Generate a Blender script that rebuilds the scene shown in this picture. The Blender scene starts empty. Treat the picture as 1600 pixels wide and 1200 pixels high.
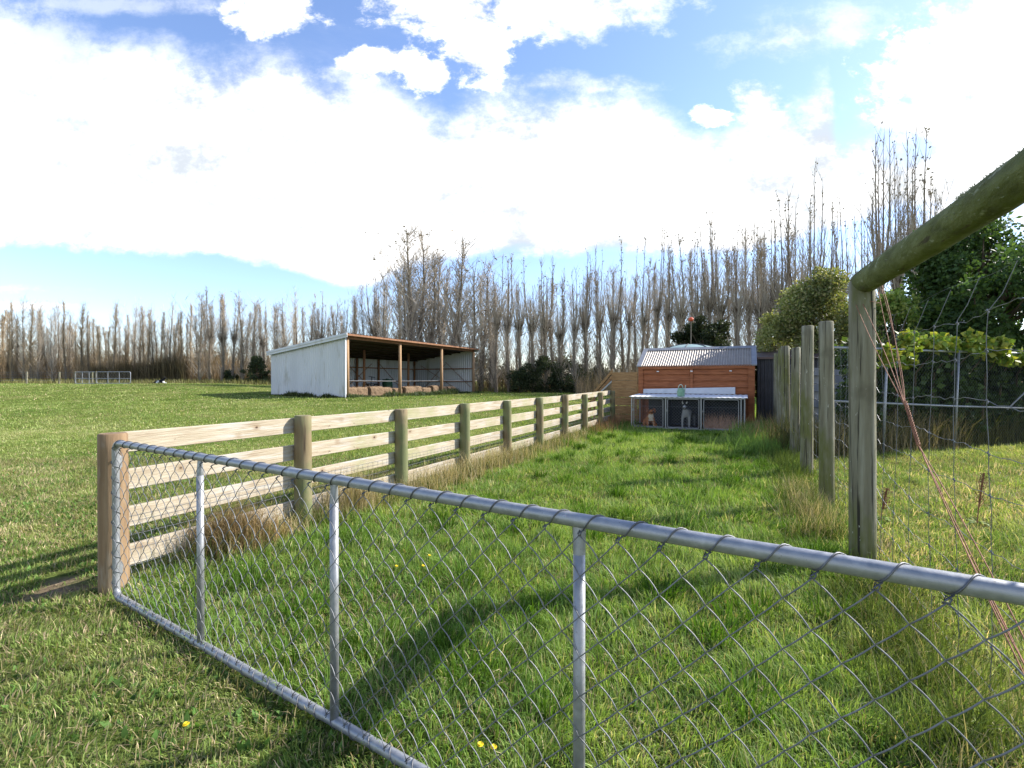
import bpy, math, random
import numpy as np
from mathutils import Vector, Matrix
R = math.radians
H = 1.43; F = 760.0; HY = 595.0
scene = bpy.context.scene
col = scene.collection
rng = random.Random(11)
nr = np.random.RandomState(5)

def P(px, py, Y):
    return Vector(((px-800)/F*Y, Y, H-(py-HY)/F*Y))
def S(t):
    t = np.clip(t, 0, 1); return t*t*(3-2*t)
def ground_z(x, y):
    x = np.asarray(x, dtype=float); y = np.asarray(y, dtype=float)
    z = .35*S((y-12)/18) + .78*S((-x-8)/22)*S((y-22)/22)
    z = z + .022*np.sin(x*1.3+.7*np.sin(y*.9))*np.sin(y*1.1+.5)*S((y-1)/3) + .03*np.sin(x*.31+1)*np.sin(y*.37)*S((y-6)/10)
    return z
def gz(x, y): return float(ground_z(x, y))

# ------------------------------------------------------------------ materials
def new_mat(name):
    m = bpy.data.materials.new(name); m.use_nodes = True
    nt = m.node_tree
    for n in list(nt.nodes): nt.nodes.remove(n)
    out = nt.nodes.new('ShaderNodeOutputMaterial')
    return m, nt, out
def ramp(nt, stops):
    n = nt.nodes.new('ShaderNodeValToRGB'); cr = n.color_ramp
    while len(cr.elements) < len(stops): cr.elements.new(.5)
    for e, (p, c) in zip(cr.elements, stops):
        e.position = p; e.color = (c[0], c[1], c[2], 1)
    return n
def noise_node(nt, scale, detail=4, rough=.6, vec=None, stretch=None, coord='Object', loc=(0,0,0)):
    tc = nt.nodes.new('ShaderNodeTexCoord'); mp = nt.nodes.new('ShaderNodeMapping')
    nt.links.new(tc.outputs[coord], mp.inputs[0])
    if stretch: mp.inputs['Scale'].default_value = stretch
    mp.inputs['Location'].default_value = loc
    n = nt.nodes.new('ShaderNodeTexNoise'); n.inputs['Scale'].default_value = scale
    n.inputs['Detail'].default_value = detail; n.inputs['Roughness'].default_value = rough
    nt.links.new(mp.outputs[0], n.inputs['Vector'])
    return n
def mixc(nt, a, b, fac, mode='MIX'):
    n = nt.nodes.new('ShaderNodeMix'); n.data_type = 'RGBA'; n.blend_type = mode
    for k, v in ((6, a), (7, b)):
        if isinstance(v, (tuple, list)): n.inputs[k].default_value = (v[0], v[1], v[2], 1)
        else: nt.links.new(v, n.inputs[k])
    if isinstance(fac, (int, float)): n.inputs[0].default_value = fac
    else: nt.links.new(fac, n.inputs[0])
    return n.outputs[2]
def simple(name, stops, scale=5, stretch=None, rough=.8, metal=0, bump=.2, bscale=None, detail=5, dist=.01, spec=.3, second=None):
    """noise-varied principled material; second=(stops colour, scale, stretch, lo, hi) overlays another pattern"""
    m, nt, out = new_mat(name)
    b = nt.nodes.new('ShaderNodeBsdfPrincipled')
    n = noise_node(nt, scale, detail, stretch=stretch)
    r = ramp(nt, stops); nt.links.new(n.outputs['Fac'], r.inputs[0])
    c = r.outputs[0]
    if second:
        for (sc, s2, st2, lo, hi) in second:
            n2 = noise_node(nt, s2, 4, stretch=st2, loc=(3.1, 7.7, 1.3))
            r2 = ramp(nt, [(lo, (0,0,0)), (hi, (1,1,1))]); nt.links.new(n2.outputs['Fac'], r2.inputs[0])
            c = mixc(nt, c, sc, r2.outputs[0])
    nt.links.new(c, b.inputs['Base Color'])
    b.inputs['Roughness'].default_value = rough; b.inputs['Metallic'].default_value = metal
    b.inputs['Specular IOR Level'].default_value = spec
    if bump:
        n3 = noise_node(nt, bscale or scale*2, 6, stretch=stretch)
        bp = nt.nodes.new('ShaderNodeBump'); bp.inputs['Strength'].default_value = bump; bp.inputs['Distance'].default_value = dist
        nt.links.new(n3.outputs['Fac'], bp.inputs['Height']); nt.links.new(bp.outputs[0], b.inputs['Normal'])
    nt.links.new(b.outputs[0], out.inputs[0])
    return m
def leafy(name, attr=True, base=(.06,.09,.02), trans=.35, rough=.55, gain=1.0, spec=.25):
    m, nt, out = new_mat(name)
    if attr:
        a = nt.nodes.new('ShaderNodeAttribute'); a.attribute_name = 'Col'; c = a.outputs['Color']
    else:
        c = mixc(nt, base, base, 0)
    d = nt.nodes.new('ShaderNodeBsdfPrincipled'); d.inputs['Roughness'].default_value = rough
    d.inputs['Specular IOR Level'].default_value = spec
    nt.links.new(c, d.inputs['Base Color'])
    t = nt.nodes.new('ShaderNodeBsdfTranslucent')
    c2 = mixc(nt, c, (1.0, 1.0, .45), 1.0, 'MULTIPLY'); nt.links.new(c2, t.inputs['Color'])
    mx = nt.nodes.new('ShaderNodeMixShader'); mx.inputs[0].default_value = trans
    nt.links.new(d.outputs[0], mx.inputs[1]); nt.links.new(t.outputs[0], mx.inputs[2])
    nt.links.new(mx.outputs[0], out.inputs[0])
    return m

M = {}
M['rail'] = simple('pale_sawn_pine', [(.3,(.28,.215,.14)),(.45,(.37,.31,.225)),(.6,(.44,.385,.29)),(.8,(.34,.27,.18))], 3.0, (.7,9,16), .85, 0, .6, 8,
    second=[((.30,.29,.16), 1.3, (1,1,2), .52, .70), ((.17,.10,.055), 7, (.5,3,20), .60, .70), ((.45,.43,.39), 2.2, (.7,1,8), .52, .66), ((.08,.045,.03), 5.5, (1,1,1.8), .70, .73)])
def add_knots(m):
    nt = m.node_tree; b = [n for n in nt.nodes if n.type == 'BSDF_PRINCIPLED'][0]; l = b.inputs['Base Color'].links[0]; src = l.from_socket
    tc = nt.nodes.new('ShaderNodeTexCoord'); mp = nt.nodes.new('ShaderNodeMapping'); mp.inputs['Scale'].default_value = (1.5,1,2.2); nt.links.new(tc.outputs['Object'], mp.inputs[0])
    oi = nt.nodes.new('ShaderNodeObjectInfo'); va = nt.nodes.new('ShaderNodeVectorMath'); va.operation = 'ADD'; cx = nt.nodes.new('ShaderNodeCombineXYZ')
    mu = nt.nodes.new('ShaderNodeMath'); mu.operation = 'MULTIPLY'; mu.inputs[1].default_value = 40; nt.links.new(oi.outputs['Random'], mu.inputs[0]); nt.links.new(mu.outputs[0], cx.inputs[0])
    nt.links.new(mp.outputs[0], va.inputs[0]); nt.links.new(cx.outputs[0], va.inputs[1])
    v = nt.nodes.new('ShaderNodeTexVoronoi'); v.inputs['Scale'].default_value = 2.6; nt.links.new(va.outputs[0], v.inputs['Vector'])
    r1 = ramp(nt, [(.045,(1,1,1)),(.075,(0,0,0))]); nt.links.new(v.outputs['Distance'], r1.inputs[0])
    r2 = ramp(nt, [(.08,(.6,.6,.6)),(.22,(0,0,0))]); nt.links.new(v.outputs['Distance'], r2.inputs[0])
    c = mixc(nt, src, (.24,.16,.09), r2.outputs[0]); c = mixc(nt, c, (.06,.035,.02), r1.outputs[0])
    nt.links.new(c, b.inputs['Base Color'])
add_knots(M['rail'])
M['post'] = simple('treated_round_pine', [(.3,(.13,.10,.055)),(.5,(.20,.155,.085)),(.7,(.26,.21,.125))], 9, (1,1,.12), .85, 0, .6, 14,
    second=[((.14,.155,.07), 3, (1,1,.5), .45, .62), ((.09,.065,.04), 26, (1,1,.05), .64, .70)])
M['post_new'] = simple('brown_round_pine', [(.3,(.14,.09,.05)),(.5,(.22,.145,.08)),(.7,(.30,.215,.13))], 9, (1.5,1.5,.12), .85, 0, .6, 14,
    second=[((.30,.26,.20), 5, (1,1,.3), .55, .68), ((.13,.08,.04), 20, (1,1,.05), .60, .68)])
M['old_post'] = simple('old_lichened_post', [(.3,(.12,.105,.07)),(.5,(.20,.185,.13)),(.7,(.31,.295,.23))], 8, (1.6,1.6,.13), .9, 0, .8, 14, dist=.015,
    second=[((.12,.125,.04), 3.2, (1.5,1.5,.35), .46, .60), ((.035,.03,.022), 30, (1,1,.03), .57, .63), ((.38,.37,.31), 40, (1,1,.4), .66, .72), ((.10,.09,.06), 2.0, (1,1,.8), .55, .70)])
M['mossy_bar'] = simple('mossy_pole', [(.3,(.06,.065,.022)),(.5,(.11,.125,.038)),(.7,(.17,.185,.075))], 9, (1,1,.4), .95, 0, 1, 18, dist=.02,
    second=[((.28,.29,.19), 16, (1,1,.5), .60, .68), ((.07,.06,.03), 22, (1,1,.12), .62, .68)])
def galv():
    m, nt, out = new_mat('galvanised_steel')
    b = nt.nodes.new('ShaderNodeBsdfPrincipled')
    n = noise_node(nt, 22, 5, .7)
    r = ramp(nt, [(.3,(.24,.25,.265)),(.6,(.33,.34,.355)),(.75,(.43,.44,.45))]); nt.links.new(n.outputs['Fac'], r.inputs[0])
    n2 = noise_node(nt, 90, 2)
    r2 = ramp(nt, [(.68,(0,0,0)),(.74,(1,1,1))]); nt.links.new(n2.outputs['Fac'], r2.inputs[0])
    c = mixc(nt, r.outputs[0], (.2,.2,.2), r2.outputs[0])
    nt.links.new(c, b.inputs['Base Color']); b.inputs['Metallic'].default_value = .55
    r3 = ramp(nt, [(.3,(.36,.36,.36)),(.7,(.58,.58,.58))]); nt.links.new(n.outputs['Fac'], r3.inputs[0])
    nt.links.new(r3.outputs[0], b.inputs['Roughness'])
    bp = nt.nodes.new('ShaderNodeBump'); bp.inputs['Strength'].default_value = .25; bp.inputs['Distance'].default_value = .003
    nt.links.new(n.outputs['Fac'], bp.inputs['Height']); nt.links.new(bp.outputs[0], b.inputs['Normal'])
    nt.links.new(b.outputs[0], out.inputs[0]); return m
M['galv'] = galv()
M['wire'] = simple('galvanised_wire', [(.3,(.12,.125,.135)),(.6,(.18,.185,.195)),(.8,(.26,.265,.28))], 14, None, .5, .4, 0, spec=.5)
M['dark_wire'] = simple('dull_wire', [(.3,(.09,.095,.105)),(.7,(.16,.165,.18))], 14, None, .5, .5, 0, spec=.5)
M['rust'] = simple('rusty_wire', [(.3,(.16,.07,.04)),(.55,(.30,.14,.085)),(.8,(.38,.21,.14))], 40, None, .75, .2, .2)
M['white_iron'] = simple('white_sheet_iron', [(.3,(.50,.515,.54)),(.6,(.56,.575,.60)),(.8,(.60,.61,.64))], 1.2, (1,1,.3), .5, 0, 0, spec=.35,
    second=[((.34,.33,.29), 1.6, (1,1,.3), .56, .74), ((.22,.20,.15), 3.5, (1,1,.2), .66, .78)])
M['grey_iron'] = simple('grey_roof_iron', [(.3,(.24,.21,.18)),(.6,(.31,.275,.24)),(.8,(.36,.32,.28))], 5, (1,1,1), .5, .2, .1)
M['shed_timber'] = simple('brown_framing_timber', [(.3,(.17,.085,.045)),(.6,(.26,.13,.07)),(.8,(.33,.18,.10))], 6, (1,1,1), .85, 0, .3)
M['shed_pole'] = simple('shed_pole_timber', [(.3,(.24,.15,.08)),(.6,(.36,.23,.13)),(.8,(.42,.29,.18))], 8, (1,1,.1), .85, 0, .4)
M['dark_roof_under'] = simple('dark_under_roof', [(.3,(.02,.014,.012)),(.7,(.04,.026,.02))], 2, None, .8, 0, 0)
M['cedar'] = simple('orange_stained_cladding', [(.3,(.19,.062,.024)),(.5,(.28,.092,.034)),(.7,(.36,.13,.052))], 3, (1,1,7), .7, 0, .3, second=[((.22,.06,.03), 5, (.6,.6,5), .62, .75)])
M['brown_board'] = simple('brown_fence_board', [(.3,(.20,.11,.045)),(.5,(.30,.17,.075)),(.7,(.40,.24,.11))], 4, (1,1,7), .85, 0, .4, second=[((.12,.08,.04), 6, (.6,.6,5), .60, .72)])
M['hay'] = simple('hay_straw', [(.3,(.11,.07,.04)),(.5,(.19,.125,.075)),(.7,(.32,.235,.15))], 40, (1,1,3), .95, 0, 1, dist=.03)
M['white_paint'] = simple('weathered_white_panel', [(.3,(.66,.66,.66)),(.7,(.78,.78,.78))], 6, None, .55, 0, 0, spec=.4)
M['panel_grey'] = simple('grey_white_board', [(.3,(.46,.48,.52)),(.7,(.56,.58,.62))], 4, None, .5, 0, 0)
M['black'] = simple('black_plastic_sheet', [(.3,(.012,.012,.014)),(.7,(.025,.025,.028))], 6, None, .6, 0, 0)
M['dark_iron'] = simple('charcoal_sheet_iron', [(.3,(.035,.036,.042)),(.7,(.06,.06,.07))], 3, None, .5, 0, 0)
M['dark_brown'] = simple('dark_brown_iron', [(.3,(.07,.045,.04)),(.7,(.11,.07,.06))], 3, None, .5, 0, 0)
M['tank'] = simple('pale_green_tank', [(.3,(.20,.30,.29)),(.7,(.27,.37,.36))], 3, None, .5, 0, 0)
M['can'] = simple('faded_green_plastic', [(.3,(.16,.30,.20)),(.7,(.24,.40,.28))], 12, None, .5, 0, 0)
M['can_pale'] = simple('pale_green_plastic', [(.3,(.38,.46,.38)),(.7,(.48,.56,.47))], 12, None, .5, 0, 0)
M['block'] = simple('grey_blocks', [(.3,(.20,.21,.23)),(.7,(.30,.31,.33))], 6, None, .9, 0, .4)
M['bark'] = simple('grey_brown_bark', [(.3,(.11,.088,.064)),(.55,(.18,.15,.115)),(.75,(.27,.24,.19))], 3, (1,1,.2), .95, 0, 0)
M['twig'] = simple('pinkish_brown_twigs', [(.3,(.28,.235,.18)),(.55,(.41,.355,.285)),(.75,(.52,.46,.38))], .6, (1,1,1), .95, 0, 0)
M['twig_brown'] = simple('brown_twigs', [(.3,(.22,.165,.10)),(.55,(.34,.265,.17)),(.75,(.45,.365,.25))], .6, (1,1,1), .95, 0, 0)
M['burr'] = simple('dark_burr_twigs', [(.3,(.085,.06,.04)),(.7,(.15,.11,.075))], 2, None, .95, 0, 0)
M['branch'] = simple('dark_branch', [(.3,(.06,.045,.03)),(.7,(.12,.09,.06))], 5, None, .95, 0, 0)
M['leaf'] = leafy('foliage', trans=.38)
M['grass'] = leafy('grass_blades', trans=.42, rough=.6, spec=.12)
M['dry'] = leafy('dry_grass', trans=.3, rough=.8, spec=.1)
M['fur'] = None
def vc_mat(name, rough=.9):
    m, nt, out = new_mat(name); b = nt.nodes.new('ShaderNodeBsdfPrincipled')
    a = nt.nodes.new('ShaderNodeAttribute'); a.attribute_name = 'Col'
    nt.links.new(a.outputs['Color'], b.inputs['Base Color']); b.inputs['Roughness'].default_value = rough
    b.inputs['Specular IOR Level'].default_value = .1
    nt.links.new(b.outputs[0], out.inputs[0]); return m
M['fur'] = vc_mat('dog_fur')
M['yellow'] = simple('yellow_petals', [(.3,(.75,.55,.02)),(.7,(.85,.68,.04))], 50, None, .7, 0, 0)
M['stem'] = simple('green_stem', [(.3,(.10,.16,.03)),(.7,(.14,.2,.04))], 50, None, .7, 0, 0)
M['red'] = simple('orange_red_plastic', [(.3,(.6,.09,.04)),(.7,(.7,.14,.06))], 20, None, .6, 0, 0)
M['blue_drum'] = simple('dark_green_plastic', [(.3,(.02,.07,.04)),(.7,(.04,.10,.06))], 20, None, .5, 0, 0)

def ground_mat():
    m, nt, out = new_mat('pasture_ground')
    b = nt.nodes.new('ShaderNodeBsdfPrincipled'); b.inputs['Roughness'].default_value = 1; b.inputs['Specular IOR Level'].default_value = 0
    n = noise_node(nt, .35, 6, .65); r = ramp(nt, [(.35,(.11,.15,.035)),(.5,(.16,.20,.055)),(.65,(.24,.24,.095))]); nt.links.new(n.outputs['Fac'], r.inputs[0])
    n2 = noise_node(nt, 9, 6, .75); r2 = ramp(nt, [(.35,(.22,.22,.18)),(.5,(.65,.66,.6)),(.7,(1.25,1.2,1.1))]); nt.links.new(n2.outputs['Fac'], r2.inputs[0])
    n4 = noise_node(nt, .06, 3, .6); r4 = ramp(nt, [(.4,(.8,.85,.8)),(.6,(1.15,1.1,1.2))]); nt.links.new(n4.outputs['Fac'], r4.inputs[0])
    c = mixc(nt, r.outputs[0], r2.outputs[0], 1, 'MULTIPLY'); c = mixc(nt, c, r4.outputs[0], 1, 'MULTIPLY')
    a = nt.nodes.new('ShaderNodeAttribute'); a.attribute_name = 'soil'
    n3 = noise_node(nt, 30, 5, .7); r3 = ramp(nt, [(.35,(.10,.07,.045)),(.65,(.24,.18,.12))]); nt.links.new(n3.outputs['Fac'], r3.inputs[0])
    c = mixc(nt, c, r3.outputs[0], a.outputs['Fac'])
    nt.links.new(c, b.inputs['Base Color'])
    bp = nt.nodes.new('ShaderNodeBump'); bp.inputs['Strength'].default_value = .7; bp.inputs['Distance'].default_value = .05
    nt.links.new(n2.outputs['Fac'], bp.inputs['Height']); nt.links.new(bp.outputs[0], b.inputs['Normal'])
    nt.links.new(b.outputs[0], out.inputs[0]); return m
M['ground'] = ground_mat()

# ------------------------------------------------------------------ mesh builder
class MB:
    def __init__(s): s.v = []; s.f = []; s.c = None; s.smooth = False
    def add(s, vs, fs):
        o = len(s.v); s.v.extend([tuple(v) for v in vs]); s.f.extend([tuple(i+o for i in f) for f in fs]); return s
    def hexa(s, p):   # 8 points: bottom 4 ccw, top 4 ccw
        return s.add(p, [(3,2,1,0),(4,5,6,7),(0,1,5,4),(1,2,6,5),(2,3,7,6),(3,0,4,7)])
    def box(s, a, b):
        x0,y0,z0 = a; x1,y1,z1 = b
        return s.hexa([(x0,y0,z0),(x1,y0,z0),(x1,y1,z0),(x0,y1,z0),(x0,y0,z1),(x1,y0,z1),(x1,y1,z1),(x0,y1,z1)])
    def bar(s, a, b, w, h, up=(0,0,1)):   # rectangular bar between two points
        a = Vector(a); b = Vector(b); d = (b-a).normalized(); u = Vector(up)
        r = d.cross(u)
        if r.length < 1e-4: r = d.cross(Vector((1,0,0)))
        r.normalize(); u = r.cross(d).normalized()
        r = r*w/2; u = u*h/2
        return s.hexa([a-r-u, a+r-u, b+r-u, b-r-u, a-r+u, a+r+u, b+r+u, b-r+u])
    def tube(s, pts, rad, n=8, cap=True, closed=False):
        pts = [Vector(p) for p in pts]; m = len(pts)
        rs = rad if isinstance(rad, (list, tuple)) else [rad]*m
        o = len(s.v); ref = None
        for i, p in enumerate(pts):
            if closed: d = pts[(i+1) % m]-pts[i-1]
            elif i == 0: d = pts[1]-p
            elif i == m-1: d = p-pts[i-1]
            else: d = pts[i+1]-pts[i-1]
            d.normalize()
            if ref is None:
                ref = Vector((0,0,1)) if abs(d.z) < .9 else Vector((1,0,0))
            x = ref - d*ref.dot(d)
            if x.length < 1e-5: x = d.orthogonal()
            x.normalize(); ref = x; y = d.cross(x)
            for k in range(n):
                a = 2*math.pi*k/n
                s.v.append(tuple(p + (x*math.cos(a)+y*math.sin(a))*rs[i]))
        for i in range(m-1 if not closed else m):
            j = (i+1) % m
            for k in range(n):
                s.f.append((o+i*n+k, o+i*n+(k+1)%n, o+j*n+(k+1)%n, o+j*n+k))
        if cap and not closed:
            s.f.append(tuple(o+k for k in reversed(range(n)))); s.f.append(tuple(o+(m-1)*n+k for k in range(n)))
        return s
    def lathe(s, prof, c, n=24):    # prof: (r,z)
        o = len(s.v)
        for r, z in prof:
            for k in range(n):
                a = 2*math.pi*k/n; s.v.append((c[0]+r*math.cos(a), c[1]+r*math.sin(a), c[2]+z))
        for i in range(len(prof)-1):
            for k in range(n): s.f.append((o+i*n+k, o+i*n+(k+1)%n, o+(i+1)*n+(k+1)%n, o+(i+1)*n+k))
        s.f.append(tuple(o+k for k in reversed(range(n)))); s.f.append(tuple(o+(len(prof)-1)*n+k for k in range(n)))
        return s
    def build(s, name, mat, parent=None, smooth=False, local=False):
        off = Vector((0,0,0)) if (parent is None or local) else parent['_o'] if False else Vector(parent.location)
        if parent is not None and parent.parent is not None and not local: off = Vector(parent.matrix_basis.translation) + Vector(parent.parent.location)
        vs = [(v[0]-off.x, v[1]-off.y, v[2]-off.z) for v in s.v]
        me = bpy.data.meshes.new(name); me.from_pydata(vs, [], s.f); me.update()
        if smooth or s.smooth: me.polygons.foreach_set('use_smooth', [True]*len(me.polygons))
        me.materials.append(mat)
        o = bpy.data.objects.new(name, me); col.objects.link(o)
        if parent is not None: o.parent = parent
        return o
def tag(o, label=None, cat=None, group=None, kind=None):
    if label: o['label'] = label
    if cat: o['category'] = cat
    if group: o['group'] = group
    if kind: o['kind'] = kind
    return o
def thing(name, label, cat, loc=(0,0,0), rz=0, group=None):
    o = bpy.data.objects.new(name, None); o.empty_display_size = .1; col.objects.link(o)
    o.location = loc; o.rotation_euler = (0,0,rz); return tag(o, label, cat, group)
def recenter(o):    # move a top-level mesh's origin to the base of its bounding box
    me = o.data; n = len(me.vertices); a = np.empty(n*3); me.vertices.foreach_get('co', a); a = a.reshape(-1,3)
    c = np.array([(a[:,0].min()+a[:,0].max())/2, (a[:,1].min()+a[:,1].max())/2, a[:,2].min()])
    a -= c; me.vertices.foreach_set('co', a.ravel()); me.update(); o.location = Vector(c)+Vector(o.location); return o
def copy_tree(o, parent=None):
    c = o.copy(); col.objects.link(c); c.parent = parent
    for ch in [x for x in bpy.data.objects if x.parent == o]: copy_tree(ch, c)
    return c
ORD = ['first','second','third','fourth','fifth','sixth','seventh','eighth','ninth','tenth','eleventh','twelfth','thirteenth','fourteenth','fifteenth','sixteenth','seventeenth','eighteenth','nineteenth','twentieth','twenty-first','twenty-second','twenty-third','twenty-fourth','twenty-fifth','twenty-sixth','twenty-seventh','twenty-eighth','twenty-ninth','thirtieth',*['thirty-'+x for x in ('first','second','third','fourth','fifth','sixth','seventh','eighth','ninth')],'fortieth',*['forty-'+x for x in ('first','second','third','fourth','fifth','sixth','seventh','eighth','ninth')],'fiftieth',*['fifty-'+x for x in ('first','second','third','fourth','fifth','sixth','seventh','eighth','ninth')],'sixtieth',*['sixty-'+x for x in ('first','second','third','fourth','fifth','sixth','seventh','eighth','ninth')],'seventieth',*['seventy-'+x for x in ('first','second','third','fourth','fifth','sixth','seventh','eighth','ninth')],'eightieth']

def np_mesh(name, V, faces3, faces4, colr, mat, parent=None):
    """V (n,3); faces arrays; colr (n,3)"""
    me = bpy.data.meshes.new(name); n = len(V)
    me.vertices.add(n); me.vertices.foreach_set('co', V.astype(np.float32).ravel())
    n3 = len(faces3); n4 = len(faces4)
    idx = np.concatenate([faces3.ravel(), faces4.ravel()]).astype(np.int32)
    me.loops.add(len(idx)); me.loops.foreach_set('vertex_index', idx)
    me.polygons.add(n3+n4)
    st = np.concatenate([np.arange(n3)*3, n3*3+np.arange(n4)*4]).astype(np.int32)
    me.polygons.foreach_set('loop_start', st)
    me.update(calc_edges=True)
    if colr is not None:
        a = me.color_attributes.new('Col', 'FLOAT_COLOR', 'POINT')
        cc = np.ones((n,4), dtype=np.float32); cc[:,:3] = colr; a.data.foreach_set('color', cc.ravel())
    me.materials.append(mat)
    o = bpy.data.objects.new(name, me); col.objects.link(o)
    if parent is not None: o.parent = parent
    return o

# ------------------------------------------------------------------ ground
def build_ground():
    t = np.linspace(-1, 1, 241)
    xs = np.sinh(t*5.2)/math.sinh(5.2)*420
    ty = np.linspace(-.55, 1, 261)
    ys = np.sinh(ty*5.2)/math.sinh(5.2)*480 + 3.4
    X, Y = np.meshgrid(xs, ys); Z = ground_z(X, Y)
    nx, ny = len(xs), len(ys)
    V = np.stack([X.ravel(), Y.ravel(), Z.ravel()], 1)
    i = np.arange(nx-1)[None,:] + np.arange(ny-1)[:,None]*nx
    i = i.ravel(); Fq = np.stack([i, i+1, i+1+nx, i+nx], 1)
    o = np_mesh('ground', V, np.zeros((0,3),int), Fq, None, M['ground'])
    o.data.polygons.foreach_set('use_smooth', [True]*len(o.data.polygons))
    a = o.data.attributes.new('soil', 'FLOAT', 'POINT')
    a.data.foreach_set('value', soil_f(V[:,0], V[:,1]).astype(np.float32))
    tag(o, 'green pasture running back to the bare treeline', 'ground', kind='structure')
    del o['category']
    return o
def vnoise(x, y, s, seed):
    r = np.random.RandomState(seed); N = 64; g = r.rand(N, N)
    fx = x/s+1000.3; fy = y/s+1000.7; ix = np.floor(fx).astype(int); iy = np.floor(fy).astype(int)
    tx = S(fx-ix); ty = S(fy-iy)
    g00 = g[iy%N, ix%N]; g10 = g[iy%N, (ix+1)%N]; g01 = g[(iy+1)%N, ix%N]; g11 = g[(iy+1)%N, (ix+1)%N]
    return (g00*(1-tx)+g10*tx)*(1-ty)+(g01*(1-tx)+g11*tx)*ty
def soil_f(x, y):
    d = np.sqrt(((x+3.22+.12*np.sin(y*9))/.16)**2+((y-3.42)/.30)**2) + .5*(vnoise(x, y, .12, 9)-.5)
    return S((1.25-d)/.5)
build_ground()

# lines of the two fences and the gate
def fl(Y): return -2.74+.476*(Y-3.34)      # left fence x at y
def rl(Y): return .95+.476*Y               # right fence x at y
def glx(Y): return -2.553-1.58*(Y-3.13)    # gate

# ------------------------------------------------------------------ grass
def blades(name, x, y, h, w, colr, lean=.5, bend=.5, seg=True, mat=None, tip=.75, zoff=-.005, leandir=None, base_dark=True):
    n = len(x); z = ground_z(x, y)+zoff
    az = nr.rand(n)*2*math.pi; fa = nr.rand(n)*math.pi*2
    ln = np.abs(nr.randn(n))*lean
    if leandir is None: dx = np.cos(az); dy = np.sin(az)
    else: dx = np.cos(leandir); dy = np.sin(leandir)
    wx = np.cos(fa)*w/2; wy = np.sin(fa)*w/2
    b = np.stack([x, y, z], 1)
    W = np.stack([wx, wy, np.zeros(n)], 1)
    tilt = np.clip(ln, 0, 1.3); t2 = np.clip(ln+np.abs(nr.randn(n))*bend, 0, 1.75)
    up1 = np.stack([dx*np.sin(tilt), dy*np.sin(tilt), np.cos(tilt)], 1)*(h*.55)[:,None]
    up2 = np.stack([dx*np.sin(t2), dy*np.sin(t2), np.cos(t2)], 1)*(h*.45)[:,None]
    mid = b+up1; tp = mid+up2
    cm = colr
    if seg:
        V = np.stack([b-W, b+W, mid+W*tip, mid-W*tip, tp], 1).reshape(-1,3)
        o = np.arange(n)*5
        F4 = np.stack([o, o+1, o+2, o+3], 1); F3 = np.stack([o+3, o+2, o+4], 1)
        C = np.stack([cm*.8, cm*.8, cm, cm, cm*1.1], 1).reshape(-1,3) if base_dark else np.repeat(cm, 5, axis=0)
    else:
        V = np.stack([b-W, b+W, tp], 1).reshape(-1,3)
        o = np.arange(n)*3; F3 = np.stack([o, o+1, o+2], 1); F4 = np.zeros((0,4), int)
        C = np.repeat(cm, 3, axis=0)
    return V, F3, F4, C
def join_np(name, lst, mat, parent=None):
    off = 0; Vs=[];A=[];B=[];Cs=[]
    for V,F3,F4,C in lst:
        Vs.append(V); A.append(F3+off); B.append(F4+off); Cs.append(C); off += len(V)
    return np_mesh(name, np.concatenate(Vs), np.concatenate(A), np.concatenate(B), np.concatenate(Cs), mat, parent)
def sample(y0, y1, dens, amax=1.32, amin=-1.22):
    """random points in the view wedge"""
    area = (amax-amin)*(y1*y1-y0*y0)/2; n = int(area*dens)
    y = np.sqrt(nr.rand(n)*(y1*y1-y0*y0)+y0*y0); x = (nr.rand(n)*(amax-amin)+amin)*y
    return x, y
GREENS = np.array([(.080,.150,.014),(.105,.175,.022),(.130,.195,.030),(.165,.215,.045),(.070,.130,.018),(.20,.22,.07),(.30,.27,.13)])
SG = 1.0
def grass_cols(x, y, lush):
    n = len(x)
    a = vnoise(x, y, .55, 1); b = vnoise(x, y, 2.3, 2); c2 = vnoise(x, y, .17, 3)
    k = np.clip((a*.40+b*.45+c2*.35+vnoise(x,y,6.0,8)*.35)-.27+nr.randn(n)*.20, 0, .999)
    pal = np.array([(.085,.165,.030),(.130,.220,.042),(.180,.275,.058),(.245,.320,.088),(.330,.375,.150)])
    f = k*4; i = f.astype(int); t = (f-i)[:,None]
    c = pal[i]*(1-t)+pal[np.minimum(i+1,4)]*t
    dryp = nr.rand(n) < np.where(y > 8, .35, 1.0)*(np.where(lush, .04, .07)+ .25*np.clip(vnoise(x, y, .8, 7)-.60, 0, 1)*np.where(lush,1.2,2.6)+ .5*np.clip(vnoise(x, y, 3.4, 17)-.66, 0, 1)*np.where(lush,.2,1.5))
    dc = np.array([(.52,.45,.25)])*(.7+.6*nr.rand(n))[:,None]
    c = np.where(dryp[:,None], dc, c)
    c = np.where(lush[:,None], c*np.array([[1.08,1.12,1.12]]), c*np.array([[1.30,1.14,1.40]]))
    return c
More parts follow.
